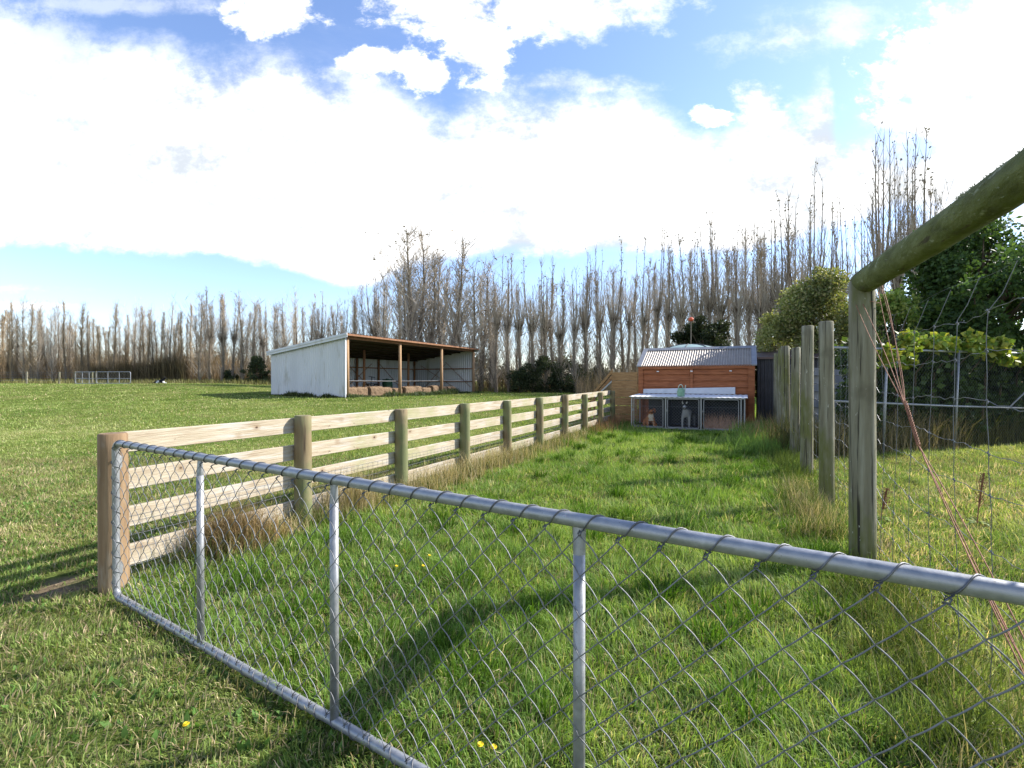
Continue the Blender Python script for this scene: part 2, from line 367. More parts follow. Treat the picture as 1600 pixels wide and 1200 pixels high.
def build_grass():
    parts = []
    bands = [(1.2,2.6,11000,.0048,True),(2.6,4.5,7500,.0056,True),(4.5,8,3400,.0080,True),(8,14,1250,.013,False),(14,26,330,.024,False),(26,56,62,.055,False)]
    for (y0,y1,dn,w,seg) in bands:
        x, y = sample(y0, y1, dn)
        inlane = (x > fl(y)-.05) & (x < rl(y)+.1) & (x > (-2.553-(y-3.13)*1.58)-.0) 
        # behind the gate?  gate line: x+1.58*y > 2.392 is beyond the gate
        beyond = (x+1.58*y) > 2.40
        inlane = (x > fl(y)-.05) & (x < rl(y)+.1) & beyond
        right = (x >= rl(y)+.1)
        keep = nr.rand(len(x)) > soil_f(x, y)*.97
        for yy_ in (3.84, 5.50, 7.35): keep &= ~((np.hypot(x-rl(yy_)+.06, y-yy_+.14) < .17) & (nr.rand(len(x)) < .8))
        # not inside kennels / shed
        kx = (x-3.67)*.9-(y-14.9)*.43; ky = (x-3.67)*.43+(y-14.9)*.9
        keep &= ~((kx > -.05) & (kx < 3.5) & (ky > -.02) & (ky < 4))
        sx = (x+10.3)*.44+(y-30)*.898; sy = -(x+10.3)*.898+(y-30)*.44
        keep &= ~((sx > 0) & (sx < 15.6) & (sy > 0) & (sy < 6.7))
        # thin on the mown side
        x = x[keep]; y = y[keep]; inlane = inlane[keep]; right = right[keep]
        n = len(x)
        hh = np.where(inlane, .045+.065*vnoise(x,y,.5,21)**1.5+.045*vnoise(x,y,1.7,22), .028+.030*vnoise(x,y,.6,23)+.012*(y > 6))
        hh = np.where(right, .045+.07*vnoise(x,y,.5,24), hh)
        cl_ = vnoise(x, y, .13, 25)*.6+vnoise(x, y, .05, 26)*.4
        hh = hh*(.35+1.25*cl_)*(.55+.8*nr.rand(n))*(1+.25*(y > 14))
        c = grass_cols(x, y, inlane)
        ww = w*(.6+.8*nr.rand(n))
        flat_ = nr.rand(n) < .16
        c = np.where(flat_[:,None], c*1.35+.02, c)
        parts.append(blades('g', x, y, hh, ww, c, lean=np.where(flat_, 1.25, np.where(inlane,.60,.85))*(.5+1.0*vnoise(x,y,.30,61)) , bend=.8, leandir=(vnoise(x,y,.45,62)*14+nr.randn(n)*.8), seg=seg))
    # broad-leaved weeds and clover low in the sward
    x, y = sample(1.3, 9, 420); keep = (soil_f(x,y) < .3) & (vnoise(x, y, .5, 71) > .48); x = x[keep]; y = y[keep]; n = len(x)
    c = np.array([(.11,.21,.05)])*(.6+.8*nr.rand(n))[:,None]
    parts.append(blades('b', x, y, .028+.03*nr.rand(n), .014+.012*nr.rand(n), c, lean=.9, bend=.5, tip=1.1))
    x, y = sample(1.3, 9, 1100); keep = (soil_f(x,y) < .6); x = x[keep]; y = y[keep]; n = len(x)
    c = np.array([(.36,.30,.17)])*(.5+.8*nr.rand(n))[:,None]
    parts.append(blades('th', x, y, .04+.05*nr.rand(n), .003+.003*nr.rand(n), c, lean=1.3, bend=.3, zoff=.004))
    # tussocks: radiating clumps of longer, deeper green grass
    cx, cy = sample(1.8, 13, 3.2)
    ok = (cx > fl(cy)+.1) & (cx < rl(cy)-.1) & ((cx+1.58*cy) > 2.6); cx = cx[ok]; cy = cy[ok]
    cx = np.concatenate([cx, [P(840,0,1).x*3.0, .95, 1.9]]); cy = np.concatenate([cy, [3.0, 3.2, 3.6]])
    T = []
    for a, b in zip(cx, cy):
        m = int(90*(.4+nr.rand())); rr = (.05+.10*nr.rand())
        th = nr.rand(m)*2*math.pi; r = np.sqrt(nr.rand(m))*rr
        T.append(np.stack([a+r*np.cos(th), b+r*np.sin(th), th, np.full(m, .09+.13*nr.rand()), np.full(m, nr.rand())], 1))
    T = np.concatenate(T); m = len(T)
    c = np.array([(.065,.135,.014)])*(.7+.5*T[:,4]+.4*nr.rand(m))[:,None]
    parts.append(blades('t', T[:,0], T[:,1], T[:,3]*(.6+.6*nr.rand(m)), .0045+.003*nr.rand(m)*1.0+.0006*T[:,1], c, lean=.55, bend=.8, leandir=T[:,2]))
    o = join_np('grass', parts, M['grass']); tag(o, 'green pasture grass, lush in the lane and mown short outside it', 'grass', kind='stuff')
    return o
build_grass()

def dry_grass():
    parts = []
    def strip(n, fx, y0, y1, spread, h0, h1, colr, w=.004, lean=.35, clump=None):
        y = y0+(y1-y0)*nr.rand(n)
        if clump: y = y0+(y1-y0)*((np.floor(nr.rand(n)*clump)+.5+nr.randn(n)*.16)/clump)
        x = fx(y)+nr.randn(n)*spread
        h = h0+(h1-h0)*nr.rand(n)
        c = np.array([colr])*(.6+.8*nr.rand(n))[:,None]
        parts.append(blades('d', x, y, h, w*(.6+.8*nr.rand(n)), c, lean=lean, bend=.5, base_dark=False))
    tan = (.44,.36,.21); green = (.11,.15,.035); brown = (.22,.16,.085)
    strip(1900, lambda y: fl(y)+.22, 6.0, 8.6, .17, .15, .50, tan, .005, clump=5)
    strip(1500, lambda y: fl(y)+.2, 8.6, 12.5, .2, .12, .38, tan, .006, clump=5)
    strip(1800, lambda y: fl(y)+.15, 3.6, 6.2, .13, .10, .32, tan, .004, clump=5)
    strip(4200, lambda y: fl(y)+.15, 3.5, 14, .16, .12, .34, green, .006, clump=13)
    strip(900, lambda y: fl(y)+.12, 13, 16.3, .3, .1, .5, (.26,.15,.09), .007)
    # brown clump against the rails by the gate end
    strip(1500, lambda y: fl(y)+.16, 3.86, 4.06, .085, .22, .52, brown, .005, .28)
    strip(500, lambda y: fl(y)+.2, 3.75, 4.25, .12, .22, .5, (.32,.22,.11), .004, .3)
    strip(700, lambda y: fl(y)+.2, 5.0, 5.3, .10, .3, .62, (.38,.31,.17), .004, .2)
    # right fence
    strip(1300, lambda y: rl(y)-.24, 4.1, 6.4, .13, .14, .36, tan, .0045, .55, clump=4)
    strip(3000, lambda y: rl(y)-.22, 4.0, 9.0, .18, .15, .36, green, .006, .5, clump=7)
    strip(5200, lambda y: rl(y)-.50, 9.0, 14.2, .34, .14, .50, (.18,.29,.07), .010, .65, clump=6)
    strip(450, lambda y: rl(y)-.35, 10.0, 13.6, .3, .3, .75, (.36,.25,.15), .007, .35)
    strip(2200, lambda y: rl(y)-.1, 1.7, 3.4, .16, .12, .34, green, .0045, .6, clump=5)
    strip(500, lambda y: rl(y)-.05, 1.5, 3.4, .14, .12, .34, (.36,.30,.16), .0035, .7, clump=5)
    # in the yard beyond the netting
    n = 9000; x = 5.2+nr.rand(n)*9; y = 8.9+.34*(x-5.9)+nr.rand(n)*1.3+.15; h = .25+.75*nr.rand(n)**1.5
    c = np.array([(.12,.12,.045)])*(.5+.9*nr.rand(n))[:,None]
    parts.append(blades('w', x, y, h, .010+0*x, c, lean=.25, bend=.4, base_dark=False))
    n = 1500; x = 5.6+nr.rand(n)*4; y = 8.9+.34*(x-5.9)+nr.rand(n)*1.0; h = .4+.7*nr.rand(n)
    c = np.array([(.38,.30,.17)])*(.5+.7*nr.rand(n))[:,None]
    parts.append(blades('w', x, y, h, .006+0*x, c, lean=.25, bend=.5, base_dark=False))
    o = join_np('long_grass', parts, M['dry']); tag(o, 'long tan and green grass grown up along the fence lines', 'long grass', kind='stuff')
    # weeds along the shed front and wall
    parts.clear()
    d = np.array([.44,.898]); q = np.array([-.898,.44])
    n = 5200; s = nr.rand(n)*15.8; off = -.25+nr.randn(n)*.25
    x = -10.3+d[0]*s+q[0]*off; y = 30+d[1]*s+q[1]*off; k = vnoise(s, s*0, 1.1, 31)
    h = (.12+.65*np.clip(k-.25,0,1))*(.5+nr.rand(n)*.8)
    c = np.array([(.075,.105,.045)])*(.6+.8*nr.rand(n))[:,None]
    parts.append(blades('w', x, y, h, .05+0*x, c, lean=.5, bend=.6, base_dark=False))
    n = 1500; s = nr.rand(n)*6.7; x = -10.3+q[0]*s-d[0]*.15+nr.randn(n)*.1; y = 30+q[1]*s-d[1]*.15+nr.randn(n)*.1
    k = vnoise(s, s*0, .8, 37); h = (.08+.8*np.clip(k-.45,0,1))*(.5+nr.rand(n)*.8)
    c = np.array([(.09,.11,.04)])*(.5+.7*nr.rand(n))[:,None]
    parts.append(blades('w', x, y, h, .05+0*x, c, lean=.5, bend=.6, base_dark=False))
    n = 9000; X = (nr.rand(n)*1.5-1.05); yy = 47+nr.rand(n)*7; x = X*yy; h = .2+.5*nr.rand(n)
    c = np.array([(.20,.19,.075)])*(.5+.8*nr.rand(n))[:,None]
    parts.append(blades('w', x, yy, h, .06+0*x, c, lean=.4, bend=.6, base_dark=False))
    o = join_np('weeds', parts, M['leaf']); tag(o, 'grey green weeds around the foot of the hay shed and treeline', 'weeds', kind='stuff')
dry_grass()

# seeding dock in the yard beyond the netting
def dock(x, y, h, label):
    z = gz(x, y); t = thing('dock_plant', label, 'weed', (x, y, z)); q = random.Random(int(x*100))
    b = MB(); b.tube([(x,y,z),(x+.02,y,z+h*.5),(x+.06,y,z+h)], [.006,.004,.002], 6)
    for k in range(6):
        zz = h*(.35+.09*k); a = q.uniform(0,6.28); b.tube([(x+.02,y,z+zz),(x+.02+.06*math.cos(a),y+.06*math.sin(a),z+zz+.10)], .002, 4)
    b.build('stem', M['rust'], t)
    b = MB()
    b.tube([(x+.02,y,z+h*.38),(x+.04,y,z+h*.7),(x+.065,y,z+h*1.0)], .008, 6)
    for k in range(420):
        f = q.uniform(.4,1); c = Vector((x+.02+.05*f*f+q.gauss(0,.022), y+q.gauss(0,.022), z+h*f)); u = Vector((q.gauss(0,1),q.gauss(0,1),q.gauss(0,1))).normalized()*.006; v = u.orthogonal().normalized()*.005
        b.add([c-u, c+v, c+u, c-v], [(0,1,2,3)])
    b.build('seed_head', simple('dock_seed', [(.3,(.13,.06,.03)),(.7,(.24,.12,.06))], 30, None, .95, 0, 0), t)
    b = MB()
    for k in range(4):
        a = k*1.7; d = .55*Vector((math.cos(a), math.sin(a), 0)); s_ = Vector((-d.y, d.x, 0)); p = Vector((x,y,z-.02))
        pts = [(.0,.01,.0),(.07,.03,.06),(.15,.028,.06),(.22,.0,.02)]
        vs = [];
        for (l,w_,zz) in pts: vs += [p+d*l+s_*w_+Vector((0,0,zz)), p+d*l-s_*w_+Vector((0,0,zz))]
        b.add(vs, [(0,2,3,1),(2,4,5,3),(4,6,7,5)])
    b.build('leaves', M['stem'], t)
dock(4.55, 4.75, .52, 'rusty brown seeding dock weed in the grass beyond the wire netting')
dock(3.72, 4.9, .34, 'small seeding dock weed just right of the tall crossbar post')

# dandelions
def dandelion(x, y, h, label):
    z = gz(x, y); t = thing('dandelion', label, 'flower', (x, y, z), group='yellow dandelion flowers in the lane grass')
    MB().tube([(x,y,z),(x+.01,y,z+h*.6),(x+.012,y+.005,z+h)], .002, 5).build('stem', M['stem'], t)
    b = MB(); c = Vector((x+.012,y+.005,z+h))
    for k in range(14):
        a = 2*math.pi*k/14; d = Vector((math.cos(a), math.sin(a), .35)); s = Vector((-math.sin(a), math.cos(a), 0))*.005
        for (l, u) in ((.020,.0),(.013,.006)):
            e = c+d*l*.6+Vector((0,0,u)); b.add([c-s*.4+Vector((0,0,u*.4)), c+s*.4+Vector((0,0,u*.4)), e+s, e-s], [(0,1,2,3)])
    b.lathe([(.002,-.004),(.006,0),(.005,.006)], c, 8)
    b.build('flower_head', M['yellow'], t)
for (px, py, lab) in [(658,892,'yellow dandelion in the lane, middle of three behind the second gate stay'),(616,893,'small dandelion, left of three behind the second gate stay'),(668,876,'yellow dandelion, furthest of three behind the second gate stay'),(745,1176,'yellow dandelion low in the gate mesh, left of a close pair'),(766,1180,'yellow dandelion low in the gate mesh, right of a close pair'),(282,1142,'yellow dandelion on the mown grass in front of the gate')]:
    Y = (H-.08)*F/(py-HY); dandelion((px-800)/F*Y, Y, .095, lab)

# ------------------------------------------------------------------ posts
def post_mb(x, y, z0, z1, r, seed, lean=(0,0), n=20, chamfer=.008, crack=False):
    q = random.Random(seed); b = MB(); o = 0
    zs = [z0, z0+(z1-z0)*.15, z0+(z1-z0)*.3, z0+(z1-z0)*.45, z0+(z1-z0)*.6, z0+(z1-z0)*.75, z0+(z1-z0)*.9, z1-chamfer, z1]
    ph = [q.random()*6.28 for _ in range(4)]
    for i, z in enumerate(zs):
        t = (z-z0)/(z1-z0)
        rr = r*(1.04-.06*t)
        if i == len(zs)-1: rr -= chamfer
        for k in range(n):
            a = 2*math.pi*k/n
            w = 1+.018*math.sin(2*a+ph[0]+t*1.5)+.012*math.sin(3*a+ph[1]-t*3)+.010*math.sin(5*a+ph[2]+t*5)
            b.v.append((x+lean[0]*t+rr*w*math.cos(a), y+lean[1]*t+rr*w*math.sin(a), z))
    m = len(zs)
    for i in range(m-1):
        for k in range(n): b.f.append((i*n+k, i*n+(k+1)%n, (i+1)*n+(k+1)%n, (i+1)*n+k))
    b.f.append(tuple(range(n-1,-1,-1))); b.f.append(tuple((m-1)*n+k for k in range(n)))
    return b
def obj_local(name, mb, mat, parent, origin, smooth=True):
    """mesh with its own origin (so that the grain differs from one to the next)"""
    origin = Vector(origin)
    me = bpy.data.meshes.new(name); me.from_pydata([tuple(Vector(v)-origin) for v in mb.v], [], mb.f); me.update()
    if smooth:
        for p in me.polygons: p.use_smooth = len(p.vertices) <= 4
    me.materials.append(mat); o = bpy.data.objects.new(name, me); col.objects.link(o)
    if parent: o.parent = parent; o.location = origin-Vector(parent.location)
    else: o.location = origin
    return o

# ------------------------------------------------------------------ post and rail fence
def rail_fence():
    t = thing('post_and_rail_fence', 'pale four-rail timber fence on round posts, running from the gate to the hut', 'fence', (-2.74, 3.34, 0))
    Ys = [3.34, 4.78, 6.16, 7.55, 8.93, 10.35, 11.8, 13.3, 14.75, 16.1]
    d = Vector((.4298, .9029, 0)); nrm = Vector((-.9029, .4298, 0))   # outer side
    for i, Y in enumerate(Ys):
        x = fl(Y); r = .083 if i == 0 else .077+.006*rng.random()
        m = M['post_new'] if i in (0,) else M['post']
        top = 1.075 if i == 0 else 1.075+rng.uniform(-.01,.02)
        z = gz(x, Y)
        o = obj_local('post', post_mb(x, Y, z-.2, top+z*.8, r, i, (rng.uniform(-.01,.01), 0)), m, t, (x, Y, z-.2+.37*i))
        for k in range(0): pass
    tops = [1.07, .80, .53, .255]
    # boards in lengths of three bays, joints staggered
    runs = {0:[0,3,6,9], 1:[0,2,5,8,9], 2:[0,3,6,9], 3:[0,2,5,8,9]}
    q = random.Random(3)
    for k, zt in enumerate(tops):
        br = runs[k]
        for a, b in zip(br[:-1], br[1:]):
            A = Vector((fl(Ys[a]), Ys[a], 0)); B = Vector((fl(Ys[b]), Ys[b], 0))
            L0 = (B-A).length
            L = L0 - .004 + (0.03 if a == 0 else -.0)
            if b == 9: L += .06
            mb = MB(); th = .036; hh = .148+q.uniform(-.004,.004); seg = 16
            sag = q.uniform(-.010,.006); bow = q.uniform(-.004,.004)
            za = gz(A.x, A.y)*.8; zb = gz(B.x, B.y)*.8
            vs = []
            for i in range(seg+1):
                s = i/seg; zz = sag*4*s*(1-s)+za*(1-s)+zb*s; yy = bow*math.sin(s*9)
                c = .004
                for (yy2, z2) in ((0+c,-hh),(th-c,-hh),(th,-hh+c),(th,-c),(th-c,0),(c,0),(0,-c),(0,-hh+c)):
                    vs.append((s*L, yy+yy2, zz+z2))
            fs = []
            for i in range(seg):
                for j in range(8): fs.append((i*8+j, (i+1)*8+j, (i+1)*8+(j+1)%8, i*8+(j+1)%8))
            fs.append(tuple(range(8))); fs.append(tuple(seg*8+j for j in reversed(range(8))))
            me = bpy.data.meshes.new('rail'); me.from_pydata(vs, [], fs); me.update(); me.materials.append(M['rail'])
            o = bpy.data.objects.new('rail', me); col.objects.link(o); o.parent = t
            pos = A + nrm*.072 + d*(-.03 if a == 0 else .002) + Vector((0,0,zt))
            o.location = pos-Vector(t.location); o.rotation_euler = (0,0,math.atan2(d.y, d.x))
    # fine netting stapled low on the lane side
    b = MB()
    L = (Vector((fl(16.1),16.1,0))-Vector((fl(3.34),3.34,0))).length
    def pt(s, z, w=0):
        p = Vector((fl(3.34),3.34,0))+d*s+nrm*(.066+w); return (p.x, p.y, z+gz(p.x, p.y)*.8)
    for z in (.10,.22,.33,.43,.47):
        b.tube([pt(s, z+.006*math.sin(s*3+z*9)) for s in np.arange(.1, L, .35)], .0013, 4)
    for s in np.arange(.12, L, .085):
        if z: b.tube([pt(s, .0), pt(s+.004*math.sin(s*40), .47+.004*math.sin(s*7))], .0010, 3, cap=False)
    b.build('netting', M['wire'], t)
rail_fence()

# ------------------------------------------------------------------ gate
GA = Vector((-2.553, 3.13, 0)); GD = Vector((1, -1/1.58, 0)).normalized(); GN = Vector((-GD.y*-1, 0, 0))
GN = Vector((GD.y, -GD.x, 0))     # towards the camera side
if GN.dot(Vector((0,-1,0))) < 0: GN = -GN
GL = .9153/GD.x*4
def gp(s, z, w=0): p = GA+GD*s+GN*w; return Vector((p.x, p.y, z))
def gate():
    t = thing('mesh_gate', 'galvanised pipe gate with chain mesh, standing closed across the foreground', 'gate', tuple(GA))
    z0, z1, rc, rp = .045, 1.03, .055, .0205
    pts = []
    def arc(cs, cz, a0, a1):
        for k in range(7):
            a = R(a0+(a1-a0)*k/6); pts.append(gp(cs+rc*math.cos(a), cz+rc*math.sin(a)))
    arc(rc, z0+rc, 180, 270); 
    for s in np.linspace(.3, GL-.3, 14): pts.append(gp(s, z0))
    arc(GL-rc, z0+rc, 270, 360); arc(GL-rc, z1-rc, 0, 90)
    for s in np.linspace(GL-.3, .3, 14): pts.append(gp(s, z1))
    arc(rc, z1-rc, 90, 180)
    MB().tube(pts, rp, 20, closed=True).build('frame', M['galv'], t, smooth=True)
    for k in (1,2,3):
        s = GL*k/4
        b = MB().tube([gp(s, z0+rp*.6), gp(s, z1-rp-.075)], .0175, 16)
        # flattened and notched ends
        for (za, zb) in ((z1-rp-.075, z1-rp+.004),):
            b.add([], [])
            ring = []
            for zz, fw, fn in ((za,.0175,.0175),(za+.03,.0185,.014),(zb,.0215,.0075)):
                ring.append([gp(s+fw*math.cos(2*math.pi*j/16), zz, fn*math.sin(2*math.pi*j/16)) for j in range(16)])
            o = len(b.v); b.v.extend([tuple(v) for r_ in ring for v in r_])
            for i in range(2):
                for j in range(16): b.f.append((o+i*16+j, o+i*16+(j+1)%16, o+(i+1)*16+(j+1)%16, o+(i+1)*16+j))
        b.build('stay', M['galv'], t, smooth=True)
    # woven mesh
    W = .1115; HH = (z1-z0-2*rp-.030)/8; b = MB(); q = random.Random(4)
    zb = z0+rp+.016
    def warp(s, z):
        e = math.sin(math.pi*min(1,max(0,(z-zb)/(HH*8))))
        return (.004*math.sin(s*5.1+z*4)+.002*math.sin(s*11+z*9))*e, .003*math.sin(s*3.3+z*6+1)*e
    n = int((GL-.05)/(W/2)); jit = {}
    def node(i, j):    # lattice node i along (half widths), j up (half heights)
        if (i, j) not in jit: jit[(i,j)] = (q.uniform(-.0014,.0014), q.uniform(-.0014,.0014))
        a, c = jit[(i,j)]
        s = .028+i*W/2; z = zb+j*HH/2; u, v = warp(s, z); return s+u+a, z+v+c
    off = .026
    for i in range(n):
        P_ = []
        # wire i zigzags between node columns i and i+1
        for j in range(0, 17):
            side = j % 2
            ii = i+((i+j) % 2)
            s, z = node(ii, j)
            P_.append((s, z, (ii == i+1)))
        pts = []; K = 6
        for j in range(16):
            s0, zz0, _ = P_[j]; s1, zz1, _ = P_[j+1]
            rising = s1 > s0
            for k in range(K):
                f = k/K
                bulge = math.sin(math.pi*f)
                w = off + (.0055 if rising else -.0045)*bulge
                lat = (0 if rising else .0030*bulge)   # the back strand bows outward
                pts.append(gp(s0+(s1-s0)*f+lat*.7, zz0+(zz1-zz0)*f+lat*.7, w))
        pts.append(gp(P_[16][0], P_[16][1], off))
        b.tube(pts, .0018, 6, cap=True)
    b.build('chain_mesh', M['wire'], t, smooth=True)
    # lacing wire spiralled round top, bottom and hinge-side pipes, with a knot at every mesh point
    c = MB(); rr = rp+.0024
    def spiral(z, sg, s0, s1):
        k0 = int(s0/W); pts = []
        nn = int((s1-s0)/W)
        for k in range(nn):
            sc = .028+ (k+ (0 if True else 0))*W + W*.5*((0)) + k0*W
            jt = q.uniform(-.006,.006)
            pts = []
            for a in range(0, 13):
                f = a/12; ang = R(-105+f*210) if sg > 0 else R(105-f*210)
                # front half of the turn, from the mesh point up and over the pipe
                ss = sc+ jt + f*.052*(1 if sg > 0 else 1)
                pts.append(gp(ss, z+rr*math.sin(ang), rr*math.cos(ang)))
            # return behind the pipe to the next point
            for a in range(1, 7):
                f = a/7; ang = R(105+f*150) if sg > 0 else R(-105-f*150)
                ss = sc+jt+.052+f*(W-.052)
                pts.append(gp(ss, z+rr*math.sin(ang), rr*math.cos(ang)))
            c.tube(pts, .0021, 6)
            # knot
            kz = z-sg*(rp+.009); c.tube([gp(sc-.006,kz-.007,.020), gp(sc+.004,kz-.003,.030), gp(sc+.007,kz+.005,.028), gp(sc-.001,kz+.008,.020), gp(sc-.004,kz,.029), gp(sc+.012,kz+.011,.018)], .0022, 5)
    spiral(z1, 1, 0.02, GL-.1); c.build('lacing_wire', M['dark_wire'], t, smooth=True); c = MB(); spiral(z0, -1, 0.02, GL-.1)
    c.build('lacing_wire', M['dark_wire'], t, smooth=True)
    c = MB(); pts = []
    for a in range(0, 360*9, 20): pts.append(gp(rr*math.cos(R(a)), z0+.06+.87*a/(360*9), rr*math.sin(R(a))))
    c.tube(pts, .0021, 5); c.build('side_lacing_wire', M['dark_wire'], t, smooth=True)
    for z in (.20, .90):
        h = MB(); h.bar(gp(-.028, z-.035, -.03), gp(-.028, z+.035, -.03), .03, .012)
        h.tube([gp(-.03, z-.045, -.03), gp(-.03, z+.045, -.03)], .009, 10)
        h.tube([gp(-.03, z, -.03), gp(-.20, z, -.065)], .008, 8)
        h.build('hinge', M['galv'], t)
gate()

# ------------------------------------------------------------------ right-hand fence with netting
RD = Vector((.4298,.9029,0)); RN = Vector((.9029,-.4298,0))    # RN: outer (right) side
def rp_(Y, z, w=0): return Vector((rl(Y)+RN.x*w, Y+RN.y*w, z))
def right_fence():
    t = thing('netting_fence', 'tall wire netting fence on old round posts with an overhead pole', 'fence', (rl(3.95), 3.95, 0))
    Ys = [.62, 3.84, 5.50, 7.35, 9.1, 10.8, 12.3, 13.7]; hs = [2.2, 2.22, 2.1, 2.26, 2.05, 2.2, 2.25, 2.2]; rs = [.085,.088,.075,.082,.075,.085,.09,.09]
    for i,(Y,h,r) in enumerate(zip(Ys,hs,rs)):
        x = rl(Y); z = gz(x, Y)
        obj_local('post', post_mb(x, Y, z-.2, h, r, 40+i, ((.03,-.02,-.02,.015,.03,-.03,.02,0)[i], 0), 24), M['old_post'], t, (x, Y, z-.2+.41*i))
        if i in (3,4,6,7):   # a slimmer post strapped beside it
            obj_local('post', post_mb(x+.13, Y+.12, z-.2, h-.12*(i%2)+.02, r*.55, 60+i, (0,0), 14), M['old_post'], t, (x, Y, z+.3*i))
    # split in the tall post
    b = MB()
    for j,(a,w) in enumerate(((1,1),)):
        x = rl(3.84); pts = []
        for k in range(9):
            f = k/8; ang = R(258+14*f); rr = .0895-.004*f
            pts.append((x+.008+rr*math.cos(ang), 3.84+rr*math.sin(ang), 2.16-f*.42))
        b.tube(pts, [.001,.004,.0045,.004,.004,.0035,.003,.002,.0008], 5)
    b.build('split', M['black'], t)
    # overhead pole, mossy, resting on the post tops
    n = 28; m = 40; b = MB(); q = random.Random(8)
    A = rp_(3.93, 2.215); B = rp_(.50, 2.075)
    # build local along z so the moss texture stretches along the pole
    L = (B-A).length
    vs = []; fs = []
    for i in range(m+1):
        f = i/m; r = .094*(1-f)+.066*f; zz = f*L
        if i == 0: r *= .86
        for k in range(n):
            a = 2*math.pi*k/n
            w = 1+.02*math.sin(3*a+f*6)+.015*math.sin(5*a-f*14)+.012*math.sin(f*37+2*a)+.01*math.sin(f*90+a*3)
            vs.append((r*w*math.cos(a)+.008*math.sin(f*5), r*w*math.sin(a), zz+(.012 if i else 0)))
    for i in range(m):
        for k in range(n): fs.append((i*n+k, i*n+(k+1)%n, (i+1)*n+(k+1)%n, (i+1)*n+k))
    fs.append(tuple(range(n-1,-1,-1))); fs.append(tuple(m*n+k for k in range(n)))
    me = bpy.data.meshes.new('overhead_pole'); me.from_pydata(vs, [], fs); me.update(); me.materials.append(M['mossy_bar'])
    for p in me.polygons: p.use_smooth = len(p.vertices) == 4
    o = bpy.data.objects.new('overhead_pole', me); col.objects.link(o); o.parent = t
    o.location = A-Vector(t.location); o.rotation_mode = 'QUATERNION'; o.rotation_quaternion = (B-A).to_track_quat('Z', 'Y')
    # lichen tufts standing on the pole
    V=[];Fc=[];n0=0
    b = MB()
    for k in range(420):
        f = .55+.40*q.random()**1.2 if q.random() < .75 else q.random()
        ang = q.gauss(math.pi/2, 1.0)
        r = (.094*(1-f)+.066*f)*.99
        d = (B-A).normalized(); up = (Vector((0,0,1))-d*d.z).normalized(); sd = d.cross(up)
        c = A+d*(f*L)+ (up*math.sin(ang)+sd*math.cos(ang))*r
        nrm = (up*math.sin(ang)+sd*math.cos(ang))
        for e in range(3):
            v = (nrm+Vector((q.gauss(0,.6),q.gauss(0,.6),q.gauss(0,.6)))).normalized()*q.uniform(.005,.017)
            s = v.cross(d).normalized()*.0016
            b.add([c-s, c+s, c+v], [(0,1,2)])
    b.build('lichen', simple('pale_lichen', [(.3,(.20,.22,.12)),(.7,(.36,.38,.27))], 60, None, .95, 0, 0), t)
    # netting: wavy line wires and stay wires with knots
    zs = [.15,.34,.54,.745,.94,1.13,1.335,1.54,1.73]
    def wv(Y, z, k): 
        return z+.012*math.sin(Y*4.1+k*1.7)+.008*math.sin(Y*9.3+k), .10+.012*math.sin(Y*3+z*3)
    b = MB()
    for k, z in enumerate(zs):
        pts = []
        for Y in np.arange(.7, 14.0, .075):
            zz, w = wv(Y, z, k); sagv = 0
            if Y < 3.9: sagv = -.03*math.sin(math.pi*(Y-.7)/3.2)*(k < 4)*2
            else: zz *= 1.03
            pts.append(rp_(Y, zz+sagv+ .006*math.sin(Y*36+k), w))
        b.tube(pts, .0016, 5)
    pts = [rp_(Y, 1.93+.02*math.sin(Y*5)-.0*Y, .16-.02*math.sin(Y*4)) for Y in np.arange(.9, 3.85, .08)]
    b.tube(pts, .0008, 4)
    b.build('line_wires', M['wire'], t)
    b = MB(); Y = 1.16
    while Y < 13.9:
        pts = []
        near = Y < 3.9
        for j in range(19):
            f = j/18; z = .02+f*(1.71)
            z2, w = wv(Y, z, f*8)
            pts.append(rp_(Y+.006*math.sin(j*2.1+Y*5), z*(1 if near else 1.03)+ (-.03*math.sin(math.pi*(Y-.7)/3.2)*2 if near and z < .8 else 0)*(1-z/1.0 if z < 1 else 0), w))
        if near:   # loose tops curl up towards the pole
            pts.append(rp_(Y-.02, 1.80, .13)); pts.append(rp_(Y-.035, 1.93, .17)); 
        b.tube(pts, .0016, 5)
        for k, z in enumerate(zs):
            zz, w = wv(Y, z, k)
            if near and Y > 1 and k < 4: zz += -.03*math.sin(math.pi*(Y-.7)/3.2)*2
            elif not near: zz *= 1.03
            c = rp_(Y, zz, w)
            b.tube([c+Vector((0,0,-.010)), c+Vector((.004,0,-.004)), c+Vector((-.004,0,.004)), c+Vector((0,0,.010))], [.003,.0045,.0045,.003], 5)
        Y += .325 if near else .33
    b.build('stay_wires', M['wire'], t)
    # rusty brace wires twisted tight between the tall post and the near post's foot
    b = MB()
    x = rl(3.84); tw = rp_(2.93, 1.275, .02)
    def lerp(a, c, f): return a*(1-f)+c*f
    def strand(a, c, r, ph, amp, nseg=26, turns=0, sag=0):
        pts = []
        d = (c-a).normalized(); u = d.orthogonal().normalized(); v = d.cross(u)
        for i in range(nseg+1):
            f = i/nseg; an = ph+turns*2*math.pi*f
            pts.append(lerp(a, c, f)+(u*math.cos(an)+v*math.sin(an))*amp*(1 if turns else math.sin(math.pi*f)) + Vector((0,0,-sag*math.sin(math.pi*f))))
        b.tube(pts, r, 6)
    lp = Vector((x-.085, 3.82, 2.04)); l2 = Vector((x-.06, 3.775, 2.03))
    strand(lp, tw, .0024, .3, .012, sag=.0); strand(l2, tw, .0024, 2.5, .010)
    r1 = Vector((x+.085, 3.77, 2.17)); r2 = Vector((x+.09, 3.81, 2.12))
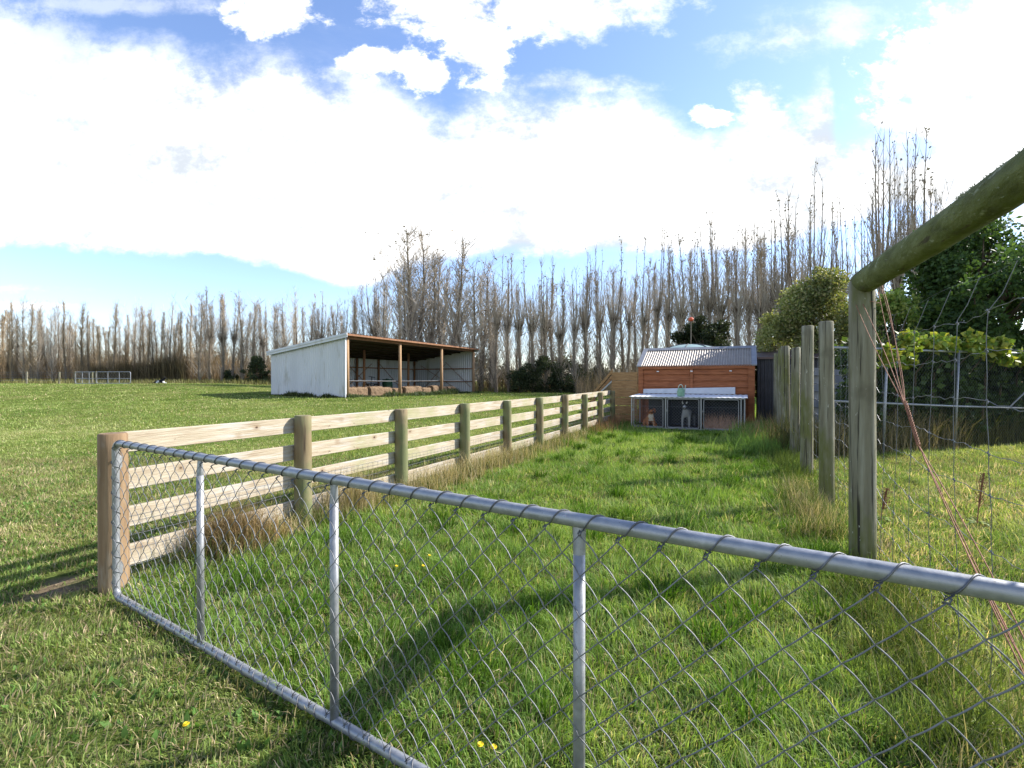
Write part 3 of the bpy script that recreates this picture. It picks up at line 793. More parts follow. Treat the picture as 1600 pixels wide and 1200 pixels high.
    strand(r1, tw, .0022, 0, .03, sag=-.09); strand(r2, tw, .0022, 1, .015, sag=.02); strand(r1+Vector((0,0,-.03)), tw+Vector((0,0,-.02)), .0018, 4, .05, sag=.10)
    lw = rp_(2.70, 1.07, .02)
    for k in range(4): strand(tw+Vector((0,0,.03)), lw, .0026, k*math.pi/2, .0075, 60, 4.5)
    en = rp_(.75, -.02, -.02)
    for k, (e, s_) in enumerate((((0,0,0),.0),((.02,.01,.02),.03),((-.02,.0,.03),-.02),((.06,0,.08),.10))):
        strand(lw, en+Vector(e), .0024, k*1.5, .012+.008*k, 30, sag=s_)
    # the wrap round the post
    pts = [(x+.012+.093*math.cos(R(a)), 3.84+.093*math.sin(R(a)), 2.04+.02*math.sin(R(a*.7))) for a in range(0, 361, 20)]
    b.tube(pts, .0022, 5)
    b.build('brace_wire', M['rust'], t, smooth=True)
right_fence()

# ------------------------------------------------------------------ kennels, dogs, watering can
KD = Vector((.9029,-.4298,0)); KB = Vector((.4298,.9029,0)); K0 = Vector((3.67,14.9,0))
def kp(s, z, w=0): p = K0+KD*s+KB*w; return Vector((p.x, p.y, z))
def diamond(b, pf, s0, s1, z0, z1, W, Hh, r, w=0, n=4):
    nn = int((s1-s0)/(W/2)); mm = int((z1-z0)/(Hh/2))
    for i in range(nn):
        pts = [pf(s0+(i+((i+j)%2))*W/2, z0+j*Hh/2, w) for j in range(mm+1)]
        b.tube(pts, r, n, cap=False)
def rrect(pf, s0, s1, z0, z1, rc, w):
    pts = []
    for (cs, cz, a0) in ((s0+rc,z0+rc,180),(s1-rc,z0+rc,270),(s1-rc,z1-rc,0),(s0+rc,z1-rc,90)):
        for k in range(5):
            a = R(a0+90*k/4); pts.append(pf(cs+rc*math.cos(a), cz+rc*math.sin(a), w))
    return pts
def kennel():
    t = thing('dog_kennel', 'low three-bay dog kennel with white top and mesh doors', 'kennel', tuple(K0))
    zt = .955; D = 1.30; L = 3.12
    b = MB(); n = 26     # slightly corrugated white sheet top
    vs=[];fs=[]
    for i in range(105):
        s = -.06+i*(L+.14)/104; dz = .006*math.sin(i*1.3)
        for (w,z) in ((-.10,zt+dz),(D+.05,zt+.05+dz),(D+.05,zt+.038+dz),(-.10,zt-.012+dz)):
            vs.append(kp(s,z,w))
    for i in range(104):
        for j in range(4): fs.append((i*4+j,(i+1)*4+j,(i+1)*4+(j+1)%4,i*4+(j+1)%4))
    fs.append((0,1,2,3)); fs.append(tuple(104*4+j for j in (3,2,1,0)))
    b.add(vs, fs); b.build('top_sheet', M['white_paint'], t)
    b = MB()
    for s in (.0, 1.0, 1.985, 3.03, 3.12): b.bar(kp(s,-.03,0), kp(s,zt-.02,0), .035, .035, (KB.x,KB.y,0))
    b.bar(kp(-.02,zt-.035,0), kp(L+.02,zt-.035,0), .03, .035); b.bar(kp(-.02,.02,0), kp(L+.02,.02,0), .03, .03)
    for s in (0, L): b.bar(kp(s,-.03,D), kp(s,zt+.02,D), .035, .035)
    b.build('frame', M['galv'], t)
    for (s0, s1) in ((.07,.93),(1.06,1.93),(2.06,2.97)):
        d = MB(); d.tube(rrect(kp, s0, s1, .05, .89, .05, -.035), .0135, 8, closed=True)
        o = d.build('door', M['galv'], t, smooth=True)
        m = MB(); diamond(m, kp, s0+.01, s1-.01, .06, .88, .088, .088, .0030, -.035, 3)
        m.tube([kp(s0+.01,.665,-.035), kp(s1-.01,.665,-.035)], .003, 4)
        mo = m.build('mesh', M['galv'], o)
        l = MB(); l.bar(kp(s0-.045,.55,-.05), kp(s0+.02,.55,-.05), .02, .025); l.bar(kp(s0-.02,.51,-.075), kp(s0-.02,.60,-.075), .014, .014, (1,0,0))
        l.build('latch', M['galv'], o)
    b = MB(); th = .018
    b.hexa([kp(.28,0,D),kp(L,0,D),kp(L,0,D+th),kp(.28,0,D+th),kp(.28,zt+.03,D),kp(L,zt+.03,D),kp(L,zt+.03,D+th),kp(.28,zt+.03,D+th)])
    b.build('shade_back_panel', M['dark_iron'], t)  # dark sheet stands in for the shade inside the bays
    for s in (1.0, 1.99, L-.01):
        b = MB(); b.hexa([kp(s-.006,0,.03),kp(s+.006,0,.03),kp(s+.006,0,D-.01),kp(s-.006,0,D-.01),kp(s-.006,zt-.03,.03),kp(s+.006,zt-.03,.03),kp(s+.006,zt,D-.01),kp(s-.006,zt,D-.01)])
        b.build('partition', M['dark_iron'], t)
    b = MB(); b.hexa([kp(.02,-.01,.05),kp(L-.03,-.01,.05),kp(L-.03,-.01,D-.03),kp(.02,-.01,D-.03),kp(.02,.03,.05),kp(L-.03,.03,.05),kp(L-.03,.03,D-.03),kp(.02,.03,D-.03)])
    b.build('floor', M['dark_brown'], t)
    # straw and dead stalks filling the right-hand bay
    V=[];q = random.Random(5); b = MB()
    for k in range(900):
        s = q.uniform(2.05,2.95); w = q.uniform(.05,1.1); h = q.uniform(.1,.65)*(.5+.6*q.random()); a = Vector((q.gauss(0,.5),q.gauss(0,.5),1)).normalized()*h
        c = kp(s,.03,w); sd = Vector((.9,-.43,0))*.005
        b.add([c-sd, c+sd, c+a], [(0,1,2)])
    o = b.build('straw', simple('red_brown_straw', [(.3,(.42,.22,.14)),(.7,(.75,.52,.38))], 9, None, .95, 0, 0)); recenter(o)
    tag(o, 'red brown straw and stalks heaped in the right-hand kennel bay', 'straw', kind='stuff')
    # watering can
    c = kp(1.42, zt+.012, .10)
    t = thing('watering_can', 'green plastic watering can standing on the white kennel top', 'watering can', tuple(c))
    MB().lathe([(.10,0),(.105,.01),(.103,.12),(.098,.20),(.085,.235),(.05,.25)], c, 24).build('body', M['can'], t, smooth=True)
    b = MB(); pts = [c+Vector((-.085+.0,0,.215))]
    for k in range(9):
        a = math.pi*(1-k/8); pts.append(c+Vector((.065*math.cos(a)-.01,0,.25+.10*math.sin(a))))
    b.tube(pts[1:], .013, 8); b.tube([c+Vector((-.09,.0,.20)), c+Vector((-.115,0,.15)), c+Vector((-.11,0,.07)), c+Vector((-.095,0,.05))], .010, 8)
    b.build('handle', M['can_pale'], t, smooth=True)
    b = MB(); b.tube([c+Vector((.09,0,.06)), c+Vector((.115,0,.16)), c+Vector((.125,-.005,.27)), c+Vector((.135,-.01,.335))], [.022,.017,.013,.016], 10)
    b.build('spout', M['can_pale'], t, smooth=True)
kennel()

# dogs grown from a skeleton with a Skin modifier, then baked to one mesh each
def skin_body(name, joints, edges, root=0, sub=2):
    me = bpy.data.meshes.new(name); me.from_pydata([j[0] for j in joints], edges, []); me.update()
    o = bpy.data.objects.new(name+'_tmp', me); col.objects.link(o)
    sk = o.modifiers.new('s', 'SKIN'); sk.use_smooth_shade = True
    ss = o.modifiers.new('u', 'SUBSURF'); ss.levels = sub; ss.render_levels = sub
    for i, j in enumerate(joints):
        d = me.skin_vertices[0].data[i]; r = j[1]; d.radius = r if isinstance(r, tuple) else (r, r); d.use_root = (i == root)
    dg = bpy.context.evaluated_depsgraph_get(); dg.update()
    nm = bpy.data.meshes.new_from_object(o.evaluated_get(dg)); nm.name = name
    bpy.data.objects.remove(o); return nm
def colour(me, fn):
    a = me.color_attributes.new('Col', 'FLOAT_COLOR', 'POINT')
    for i, v in enumerate(me.vertices):
        c = fn(v.co); a.data[i].color = (c[0], c[1], c[2], 1)
def ear_eye(me_name, mb, mat, parent):
    o = mb.build(me_name, mat, parent, smooth=True, local=True); return o
dark_eye = simple('dark_eye', [(.3,(.01,.008,.006)),(.7,(.02,.015,.01))], 10, None, .2, 0, 0, spec=.6)
def ball(mb, c, r, n=8, sc=(1,1,1)):
    o = len(mb.v)
    for i in range(1, n):
        th = math.pi*i/n
        for k in range(n): mb.v.append((c[0]+sc[0]*r*math.sin(th)*math.cos(2*math.pi*k/n), c[1]+sc[1]*r*math.sin(th)*math.sin(2*math.pi*k/n), c[2]+sc[2]*r*math.cos(th)))
    mb.v.append((c[0],c[1],c[2]+sc[2]*r)); mb.v.append((c[0],c[1],c[2]-sc[2]*r)); T = len(mb.v)-2; B = T+1
    for i in range(n-2):
        for k in range(n): mb.f.append((o+i*n+k, o+(i+1)*n+k, o+(i+1)*n+(k+1)%n, o+i*n+(k+1)%n))
    for k in range(n): mb.f.append((T, o+k, o+(k+1)%n)); mb.f.append((B, o+(n-2)*n+(k+1)%n, o+(n-2)*n+k))
def dog(name, label, me, cf, loc, rz, ears, earm, eyes, nose, group=None):
    colour(me, cf); me.materials.append(M['fur'])
    t = thing(name, label, 'dog', loc, rz, group)
    o = bpy.data.objects.new('body', me); col.objects.link(o); o.parent = t
    for e in eyes: b = MB(); ball(b, e, .013); ear_eye('eye', b, dark_eye, t)
    b = MB(); ball(b, nose, .018, sc=(1.1,.8,.8)); ear_eye('nose', b, dark_eye, t)
    for e in ears:
        b = MB(); b.tube(e[0], e[1], 7); me2 = ear_eye('ear', b, earm, t)
    return t
# local frame: dog faces -y
fur = lambda c, nm: simple(nm, [(.3,tuple(x*.8 for x in c)),(.7,tuple(min(1,x*1.15) for x in c))], 40, None, .95, 0, 0)
# sitting / crouched tan dog in the left bay
J = [((0,.30,.13),.12),((0,.12,.20),.125),((0,-.03,.27),.115),((0,-.10,.38),.075),((0,-.14,.50),(.078,.075)),((0,-.21,.485),.052),((0,-.28,.465),.034),
     ((.09,-.05,.18),.05),((.095,-.09,.06),.032),((.095,-.15,.025),.032),((-.09,-.05,.18),.05),((-.095,-.09,.06),.032),((-.095,-.15,.025),.032),
     ((.13,.25,.10),.08),((.17,.08,.05),.045),((.16,-.02,.03),.033),((-.13,.25,.10),.08),((-.17,.08,.05),.045),((-.16,-.02,.03),.033),
     ((.05,.46,.06),.03),((.16,.55,.04),.022)]
E = [(0,1),(1,2),(2,3),(3,4),(4,5),(5,6),(2,7),(7,8),(8,9),(2,10),(10,11),(11,12),(0,13),(13,14),(14,15),(0,16),(16,17),(17,18),(0,19),(19,20)]
me = skin_body('tan_dog_body', J, E)
def tan(c): return (.62,.55,.45) if (c.y < -.09 and c.z < .38 and abs(c.x) < .07) else ((.30,.12,.05) if c.z > .42 else (.36,.15,.06))
p = kp(.52, .03, .22)
dog('dog', 'tan dog with pale chest crouched in the left kennel bay', me, tan, tuple(p), R(-8),
    [([(.06,-.13,.555),(.10,-.13,.54),(.115,-.14,.47),(.10,-.15,.42)],[.02,.032,.03,.012]),([(-.06,-.13,.555),(-.10,-.13,.54),(-.115,-.14,.47),(-.10,-.15,.42)],[.02,.032,.03,.012])], fur((.24,.09,.04),'tan_ear_fur'),
    [(.038,-.205,.52),(-.038,-.205,.52)], (0,-.315,.47))
# standing grey and white dog in the middle bay, facing out with its rear to the right
J = [((.14,.42,.46),.10),((.08,.20,.47),.115),((.01,0,.46),.125),((-.02,-.08,.56),.075),((-.035,-.13,.66),(.075,.07)),((-.05,-.20,.635),.05),((-.06,-.27,.61),.034),
     ((.09,-.02,.34),.052),((.095,-.01,.20),.032),((.09,-.02,.06),.025),((.09,-.05,.025),.030),((-.09,-.02,.34),.052),((-.10,-.02,.20),.032),((-.10,-.04,.06),.025),((-.10,-.07,.025),.030),
     ((.24,.44,.34),.065),((.26,.40,.22),.036),((.27,.48,.12),.024),((.26,.44,.025),.028),((.06,.46,.34),.065),((.06,.42,.22),.036),((.06,.50,.12),.024),((.06,.46,.025),.028),
     ((.19,.56,.46),.03),((.23,.66,.36),.028),((.26,.72,.26),.016)]
E = [(0,1),(1,2),(2,3),(3,4),(4,5),(5,6),(2,7),(7,8),(8,9),(9,10),(2,11),(11,12),(12,13),(13,14),(0,15),(15,16),(16,17),(17,18),(0,19),(19,20),(20,21),(21,22),(0,23),(23,24),(24,25)]
me = skin_body('grey_dog_body', J, E)
def grey(c):
    if c.z > .56 and c.y < -.03: return (.38,.38,.37) if abs(c.x+.045) < .022 or c.y < -.22 else (.10,.10,.11)
    if c.y < .12 and c.z < .55: return (.30,.30,.30)
    return (.20,.20,.21) if c.z < .4 else (.13,.13,.14)
p = kp(1.55, .03, .20)
dog('dog', 'grey and white dog standing in the middle kennel bay, looking out', me, grey, tuple(p), R(-18),
    [([(.01,-.12,.72),(.02,-.12,.76),(.035,-.125,.80)],[.026,.022,.004]),([(-.085,-.12,.715),(-.10,-.12,.765),(-.105,-.125,.82)],[.026,.022,.004])], fur((.45,.45,.44),'pale_ear_fur'),
    [(-.008,-.185,.675),(-.082,-.185,.675)], (-.065,-.305,.615))
# black and white dog lying far out on the paddock, seen side on with its head to the right
J = [((-.45,0,.16),.13),((-.15,0,.19),.14),((.12,0,.22),.14),((.24,0,.36),.09),((.30,0,.50),(.085,.08)),((.38,0,.48),.05),((.45,0,.46),.035),
     ((.18,.10,.10),.05),((.40,.11,.04),.035),((.18,-.10,.10),.05),((.42,-.11,.04),.035),((-.40,.14,.12),.09),((-.20,.2,.04),.04),((-.40,-.14,.12),.09),((-.2,-.2,.04),.04),((-.65,0,.08),.04),((-.85,.05,.05),.03)]
E = [(0,1),(1,2),(2,3),(3,4),(4,5),(5,6),(2,7),(7,8),(2,9),(9,10),(0,11),(11,12),(0,13),(13,14),(0,15),(15,16)]
me = skin_body('black_dog_body', J, E)
def blk(c): return (.6,.6,.58) if (-.30 < c.x < -.12 and c.z < .24) or (c.x > .2 and c.z < .2) else (.012,.012,.014)
Y = 43.0; x = (252-800)/F*Y
dog('dog', 'black and white dog lying on the far paddock grass below the treeline', me, blk, (x, Y, gz(x,Y)+.05), 0,
    [([(.29,.05,.56),(.28,.06,.60),(.27,.06,.64)],[.03,.025,.008]),([(.29,-.05,.56),(.28,-.06,.60),(.27,-.06,.64)],[.03,.025,.008])], fur((.015,.015,.017),'black_ear_fur'),
    [(.36,.035,.52),(.36,-.035,.52)], (.48,0,.465))

# ------------------------------------------------------------------ hut
def hut():
    O = K0+KB*1.52-KD*.07
    def hp(s, z, w=0): p = O+KD*s+KB*w; return Vector((p.x,p.y,z))
    L = 3.46; D = 2.4; ze = 1.93; zr = 2.52
    t = thing('timber_hut', 'orange stained timber hut with corrugated roof behind the kennels', 'hut', tuple(O))
    b = MB(); k = 0; z = 0.0
    # overlapping horizontal boards on the front
    while z < ze-.02:
        z1 = min(z+.205, ze); 
        b.hexa([hp(0,z,-.048),hp(L,z,-.048),hp(L,z,.02),hp(0,z,.02),hp(0,z1,-.004),hp(L,z1,-.004),hp(L,z1,.02),hp(0,z1,.02)]); z = z1
    for s in (0.0, L-.03):
        b.hexa([hp(s,0,.021),hp(s+.03,0,.021),hp(s+.03,0,D),hp(s,0,D),hp(s,ze,.021),hp(s+.03,ze,.021),hp(s+.03,ze,D),hp(s,ze,D)])
        b.add([hp(s,ze,.021),hp(s,ze,D),hp(s,zr-.03,D/2),hp(s+.03,ze,.021),hp(s+.03,ze,D),hp(s+.03,zr-.03,D/2)], [(0,2,1),(3,4,5),(0,3,5,2),(1,2,5,4)])
    b.hexa([hp(.031,0,D-.03),hp(L-.031,0,D-.03),hp(L-.031,0,D),hp(.031,0,D),hp(.031,ze,D-.03),hp(L-.031,ze,D-.03),hp(L-.031,ze,D),hp(.031,ze,D)])
    b.build('wall', M['cedar'], t)
    tr = MB()
    for (s, w) in ((-.012,.15),(L-.17,.18),(1.62,.08)):
        tr.hexa([hp(s,0 if w > .1 else .9,-.075),hp(s+w,0 if w > .1 else .9,-.075),hp(s+w,0 if w > .1 else .9,-.049),hp(s,0 if w > .1 else .9,-.049),hp(s,ze-.122,-.075),hp(s+w,ze-.122,-.075),hp(s+w,ze-.122,-.049),hp(s,ze-.122,-.049)])
    tr.hexa([hp(-.012,ze-.12,-.078),hp(L+.012,ze-.12,-.078),hp(L+.012,ze-.12,-.049),hp(-.012,ze-.12,-.049),hp(-.012,ze,-.078),hp(L+.012,ze,-.078),hp(L+.012,ze,-.049),hp(-.012,ze,-.049)])
    tr.build('trim', M['cedar'], t)
    for s in (.62, 1.66, 2.80):
        MB().bar(hp(s-.035,ze-.19,-.075), hp(s+.035,ze-.195,-.075), .018, .03).build('latch', M['white_paint'], t)
    # corrugated roof, two slopes
    b = MB()
    for side in (0, 1):
        vs=[];fs=[]; N = 46*8
        for i in range(N+1):
            s = -.02+i*(L+.06)/N; c = .017*math.sin(2*math.pi*i/8)
            w0, w1 = (-.10, D/2) if side == 0 else (D+.10, D/2)
            e0, e1 = ze-.02, zr+.02
            vs += [hp(s,e0+c,w0), hp(s,e1+c,w1), hp(s,e1+c-.006,w1), hp(s,e0+c-.006,w0)]
        for i in range(N):
            for j in range(4): fs.append((i*4+j,(i+1)*4+j,(i+1)*4+(j+1)%4,i*4+(j+1)%4))
        b.add(vs, fs)
    b.build('roof', M['grey_iron'], t)
    c = MB()
    c.hexa([hp(-.04,zr-.03,D/2-.14),hp(L+.06,zr-.03,D/2-.14),hp(L+.06,zr+.055,D/2),hp(-.04,zr+.055,D/2),hp(-.04,zr-.02,D/2-.14),hp(L+.06,zr-.02,D/2-.14),hp(L+.06,zr+.065,D/2),hp(-.04,zr+.065,D/2)])
    c.hexa([hp(-.04,zr+.055,D/2),hp(L+.06,zr+.055,D/2),hp(L+.06,zr-.03,D/2+.14),hp(-.04,zr-.03,D/2+.14),hp(-.04,zr+.065,D/2),hp(L+.06,zr+.065,D/2),hp(L+.06,zr-.02,D/2+.14),hp(-.04,zr-.02,D/2+.14)])
    # barge flashing at both ends
    for s in (-.06, L-.08):
        c.hexa([hp(s,ze-.035,-.115),hp(s+.15,ze-.035,-.115),hp(s+.15,zr+.02,D/2-.03),hp(s,zr+.02,D/2-.03),hp(s,ze+.005,-.115),hp(s+.15,ze+.005,-.115),hp(s+.15,zr+.055,D/2-.03),hp(s,zr+.055,D/2-.03)])
    c.build('flashing', simple('dull_flashing', [(.3,(.20,.20,.21)),(.7,(.27,.27,.28))], 4, None, .5, .2, 0), t)
    # grey-white board leaning along the foot of the front, on the kennel's back edge
    b = MB(); q0 = (lambda s,z,w: hp(s,z,w))
    b.hexa([q0(.16,1.02,-.13),q0(2.93,1.02,-.13),q0(2.93,1.02,-.11),q0(.16,1.02,-.11),q0(.16,1.16,-.09),q0(2.93,1.235,-.09),q0(2.93,1.235,-.07),q0(.16,1.16,-.07)])
    o = b.build('leaning_board', M['panel_grey']); recenter(o); tag(o, 'long grey white board leaning on the hut behind the watering can', 'board')
    # dark iron lean-to on the right
    o = hp(L+.35, 0, .6); t = thing('dark_shed', 'charcoal ribbed iron shed with brown roof at the right of the hut', 'shed', tuple(o))
    b = MB(); n = 40; vs=[];fs=[]
    x0, x1 = L+.10, L+2.1
    for i in range(n*2+1):
        s = x0+(x1-x0)*i/(2*n); w = .5+(.03 if (i//2) % 2 else 0)
        vs += [hp(s,0,w), hp(s,2.12,w)]
    for i in range(2*n): fs.append((2*i,2*i+2,2*i+3,2*i+1))
    b.add(vs, fs)
    b.hexa([hp(x0,0,.56),hp(x1,0,.56),hp(x1,0,2.4),hp(x0,0,2.4),hp(x0,2.12,.56),hp(x1,2.12,.56),hp(x1,2.12,2.4),hp(x0,2.12,2.4)])
    b.build('wall', M['dark_iron'], t)
    b = MB(); b.hexa([hp(x0-.08,2.10,.40),hp(x1+.05,2.10,.40),hp(x1+.05,2.42,2.5),hp(x0-.08,2.42,2.5),hp(x0-.08,2.17,.40),hp(x1+.05,2.17,.40),hp(x1+.05,2.49,2.5),hp(x0-.08,2.49,2.5)])
    b.build('roof', M['dark_brown'], t)
    # brown board screen between the rail fence and the hut
    o = hp(-.95,0,-.05); t = thing('board_screen', 'brown horizontal board screen at the left side of the hut', 'fence', tuple(o))
    z = .02; k = 0
    while z < 1.62:
        MB().hexa([hp(-.93,z,.0),hp(-.05,z,.0),hp(-.05,z,.03),hp(-.93,z,.03),hp(-.93,z+.27,.0),hp(-.05,z+.27,.0),hp(-.05,z+.27,.03),hp(-.93,z+.27,.03)]).build('board', M['brown_board'], t); z += .286
    for s in (-.88,-.70,-.42): MB().bar(hp(s,0,.07), hp(s,1.82,.07), .045, .045, (1,0,0)).build('stud', M['rail'], t)
    # handrails of a ramp running down behind the fence
    o = hp(-1.6,0,.3); t = thing('ramp_rail', 'sloping timber handrails of a ramp beside the brown board screen', 'handrail', tuple(o))
    MB().bar(hp(-.93,1.80,.25), hp(-2.0,.75,.9), .045, .10).build('rail', M['brown_board'], t)
    MB().bar(hp(-.93,1.68,.55), hp(-2.1,.55,1.3), .045, .10).build('rail', M['brown_board'], t)
    MB().bar(hp(-.95,1.42,.15), hp(-1.6,.85,.35), .04, .05).build('brace', M['galv'], t)
    for (s,z,w) in ((-.95,1.86,.25),(-1.75,1.0,.75),(-2.05,.72,1.25)): MB().bar(hp(s,.0,w), hp(s,z-.05,w), .07, .07, (1,0,0)).build('post', M['brown_board'], t)
hut()

def tank():
    Y = 20.5; x = (1077-800)/F*Y; z = gz(x, Y); t = thing('water_tank', 'round water tank with pale green domed top behind the hut', 'water tank', (x, Y, z))
    c = (x, Y, z)
    MB().lathe([(1.45,0),(1.45,2.2),(1.5,2.22),(1.5,2.3)], c, 48).build('wall', M['tank'], t, smooth=True)
    MB().lathe([(1.5,2.301),(1.42,2.42),(1.2,2.56),(.9,2.68),(.55,2.76),(.2,2.80),(.02,2.805)], c, 48).build('domed_top', M['tank'], t, smooth=True)
    b = MB()
    for k in range(8):
        a = 2*math.pi*k/8+.3; b.tube([(x+r*math.cos(a), Y+r*math.sin(a), z+h+.012) for (r,h) in ((1.45,2.38),(1.2,2.56),(.9,2.68),(.55,2.76),(.2,2.80))], .02, 6)
    b.build('rib', M['dark_iron'], t)
tank()

# ------------------------------------------------------------------ hay shed
def hay_shed():
    A = Vector((-10.3,30,0)); d = Vector((.44,.898,0)); q = Vector((-.898,.44,0)); L = 15.6; D = 6.7
    zA = .28
    def sp(s, z, w=0): p = A+d*s+q*w; return Vector((p.x,p.y,z+zA))
    zf, zb = 3.98, 3.02
    t = thing('hay_shed', 'open-fronted white iron hay shed with a sloping roof out in the paddock', 'shed', tuple(A+Vector((0,0,zA))))
    def ribbed(name, s0, w0, s1, w1, h0, h1, mat, n=40, z0=-.2):
        b = MB(); vs=[];fs=[]
        dv = ((d*(s1-s0)+q*(w1-w0))); ln = dv.length; nv = Vector((dv.y,-dv.x,0)).normalized()
        N = n*4
        for i in range(N+1):
            f = i/N; off = .035 if i % 4 in (1,2) else 0
            for (e) in (0, .012):
                p0 = sp(s0+(s1-s0)*f, z0, w0+(w1-w0)*f)+nv*(off+e); p1 = sp(s0+(s1-s0)*f, h0+(h1-h0)*f, w0+(w1-w0)*f)+nv*(off+e)
                vs += [p0, p1]
        for i in range(N): a = 4*i; fs += [(a,a+4,a+5,a+1),(a+2,a+3,a+7,a+6),(a+1,a+5,a+7,a+3)]
        b.add(vs, fs); return b.build(name, mat, t)
    ribbed('side_wall', 0, 0, 0, D, zf, zb, M['white_iron'], 36)
    ribbed('end_wall', L, 0, L, D, zf, zb, M['white_iron'], 30)
    ribbed('back_wall', .05, D, L-.05, D, zb, zb, M['white_iron'], 70)
    # roof sheet with an under-lining of dark purlins
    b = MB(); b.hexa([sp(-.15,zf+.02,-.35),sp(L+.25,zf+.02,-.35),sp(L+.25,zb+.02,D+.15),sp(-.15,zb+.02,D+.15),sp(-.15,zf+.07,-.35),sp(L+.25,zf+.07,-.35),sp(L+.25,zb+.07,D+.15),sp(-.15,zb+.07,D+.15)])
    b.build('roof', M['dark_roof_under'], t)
    b = MB(); vs=[]; fs=[]
    n = 60*4
    for i in range(n+1):
        s = -.18+(L+.46)*i/n; o = .03 if i % 4 in (1,2) else 0; vs += [sp(s,zf+.075+o,-.38), sp(s,zb+.075+o,D+.18)]
    for i in range(n): fs.append((2*i,2*i+2,2*i+3,2*i+1))
    b.add(vs, fs); b.build('roof_sheet', M['grey_iron'], t)
    b = MB()   # white barge flashing down the side
    for s in (-.20, L+.28):
        if s > 0: b.build('flashing', M['white_iron'], t); b = MB()
        b.hexa([sp(s,zf-.17,-.38),sp(s+.03,zf-.17,-.38),sp(s+.03,zb-.17,D+.18),sp(s,zb-.17,D+.18),sp(s,zf+.12,-.38),sp(s+.03,zf+.12,-.38),sp(s+.03,zb+.12,D+.18),sp(s,zb+.12,D+.18)])
    b.hexa([sp(-.235,zf-.02,-.38),sp(-.201,zf-.02,-.38),sp(-.201,zb-.02,D+.18),sp(-.235,zb-.02,D+.18),sp(-.235,zf+.10,-.38),sp(-.201,zf+.10,-.38),sp(-.201,zb+.10,D+.18),sp(-.235,zb+.10,D+.18)])
    b.build('flashing', M['white_iron'], t); b = MB()
    b.hexa([sp(-.07,-.2,-.10),sp(.03,-.2,-.10),sp(.03,-.2,-.06),sp(-.07,-.2,-.06),sp(-.07,zf-.02,-.10),sp(.03,zf-.02,-.10),sp(.03,zf-.02,-.06),sp(-.07,zf-.02,-.06)])
    b.build('corner_flashing', M['white_iron'], t)
    b = MB(); b.bar(sp(.06,zf-.12,-.02), sp(L-.02,zf-.12,-.02), .06, .22); b.build('front_beam', M['shed_timber'], t)
    b = MB(); b.bar(sp(-.17,zf+.0,-.37), sp(L+.26,zf+.0,-.37), .03, .12); b.build('fascia', M['shed_timber'], t)
    for i in range(4):
        s = (.16, L/3, 2*L/3, L-.14)[i]
        b = MB(); b.tube([sp(s,-.2,-.03), sp(s,zf-.23,-.03)], [.125,.11], 14); b.build('post', M['shed_pole'], t, smooth=True)
    for s, w in ((L/3,3.3),(2*L/3,3.3),(.2,D-.2),(L/3,D-.2),(2*L/3,D-.2),(L-.2,D-.2),(2.6,D-.22),(7.8,D-.22)):
        b = MB(); top = zf+(zb-zf)*w/D-.06; b.tube([sp(s,-.2,w), sp(s,top,w)], .10, 10); b.build('inner_post', M['shed_timber'], t, smooth=True)
    for k, z in enumerate((1.1, 2.25)):
        MB().bar(sp(.1,z,D-.09), sp(L-.1,z,D-.09), .05, .09).build('girt', M['shed_timber'], t)
        MB().bar(sp(L-.09,z+.12*(0),.15), sp(L-.09,z,D-.15), .05, .09).build('girt', M['shed_timber'], t)
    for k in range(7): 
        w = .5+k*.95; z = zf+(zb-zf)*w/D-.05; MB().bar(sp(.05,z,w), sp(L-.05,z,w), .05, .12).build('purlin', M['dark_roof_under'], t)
    b = MB()
    for (a, c) in (((L-.14,.6,.3),(L-.14,2.9,3.0)),((L-.14,2.7,3.0),(L-.14,.3,5.6)),((L-.14,.3,1.6),(L-.14,2.6,5.8))):
        b.bar(sp(a[0],a[1],a[2]), sp(c[0],c[1],c[2]), .03, .04)
    b.build('brace', M['shed_timber'], t); b = MB()
    for (s0,z0,s1,z1) in ((6.6,2.6,9.6,.5),(6.6,.5,9.6,2.6),(10.6,2.6,13.4,.5),(1.0,.5,4.0,2.6)): b.bar(sp(s0,z0,D-.14), sp(s1,z1,D-.14), .03, .04)
    b.build('brace', M['shed_timber'], t)
    b = MB(); b.tube([sp(.2,1.15,.1), sp(L/3,1.13,.1), sp(2*L/3,1.15,.1), sp(L-.2,1.13,.1)], .018, 6); b.build('guard_rail', M['galv'], t)
    # bales along the front
    names = ['nearest','second','third','fourth','fifth','sixth','seventh','eighth','ninth','tenth','furthest']
    for k in range(11):
        s = .75+k*1.16; w = .55+.12*math.sin(k*2.2); qd = random.Random(k)
        b = MB(); n = 7; hx, hy, hz = .53+qd.uniform(-.06,.06), .36, .36+qd.uniform(-.05,.04)
        base = Matrix.Rotation(math.atan2(d.y,d.x)+qd.uniform(-.06,.06), 3, 'Z')
        c = sp(s, 0, w)
        o0 = []
        # rounded bale with ragged surface
        rings = []
        for i in range(n+1):
            fx = -1+2*i/n; e = 1-.10*abs(fx)**6
            ring = []
            for k2 in range(20):
                a = 2*math.pi*k2/20; cy, cz = math.cos(a), math.sin(a); m_ = max(abs(cy), abs(cz))**.85
                jx = qd.uniform(-.02,.02)
                v = base @ Vector((fx*hx+jx, cy/m_*hy*e+qd.uniform(-.02,.02), cz/m_*hz*e+qd.uniform(-.02,.02)))
                ring.append(v+c+Vector((0,0,hz-.02)))
            rings.append(ring)
        for r_ in rings: b.v.extend([tuple(v) for v in r_])
        for i in range(n):
            for k2 in range(20): b.f.append((i*20+k2, i*20+(k2+1)%20, (i+1)*20+(k2+1)%20, (i+1)*20+k2))
        b.f.append(tuple(range(19,-1,-1))); b.f.append(tuple(n*20+k2 for k2 in range(20)))
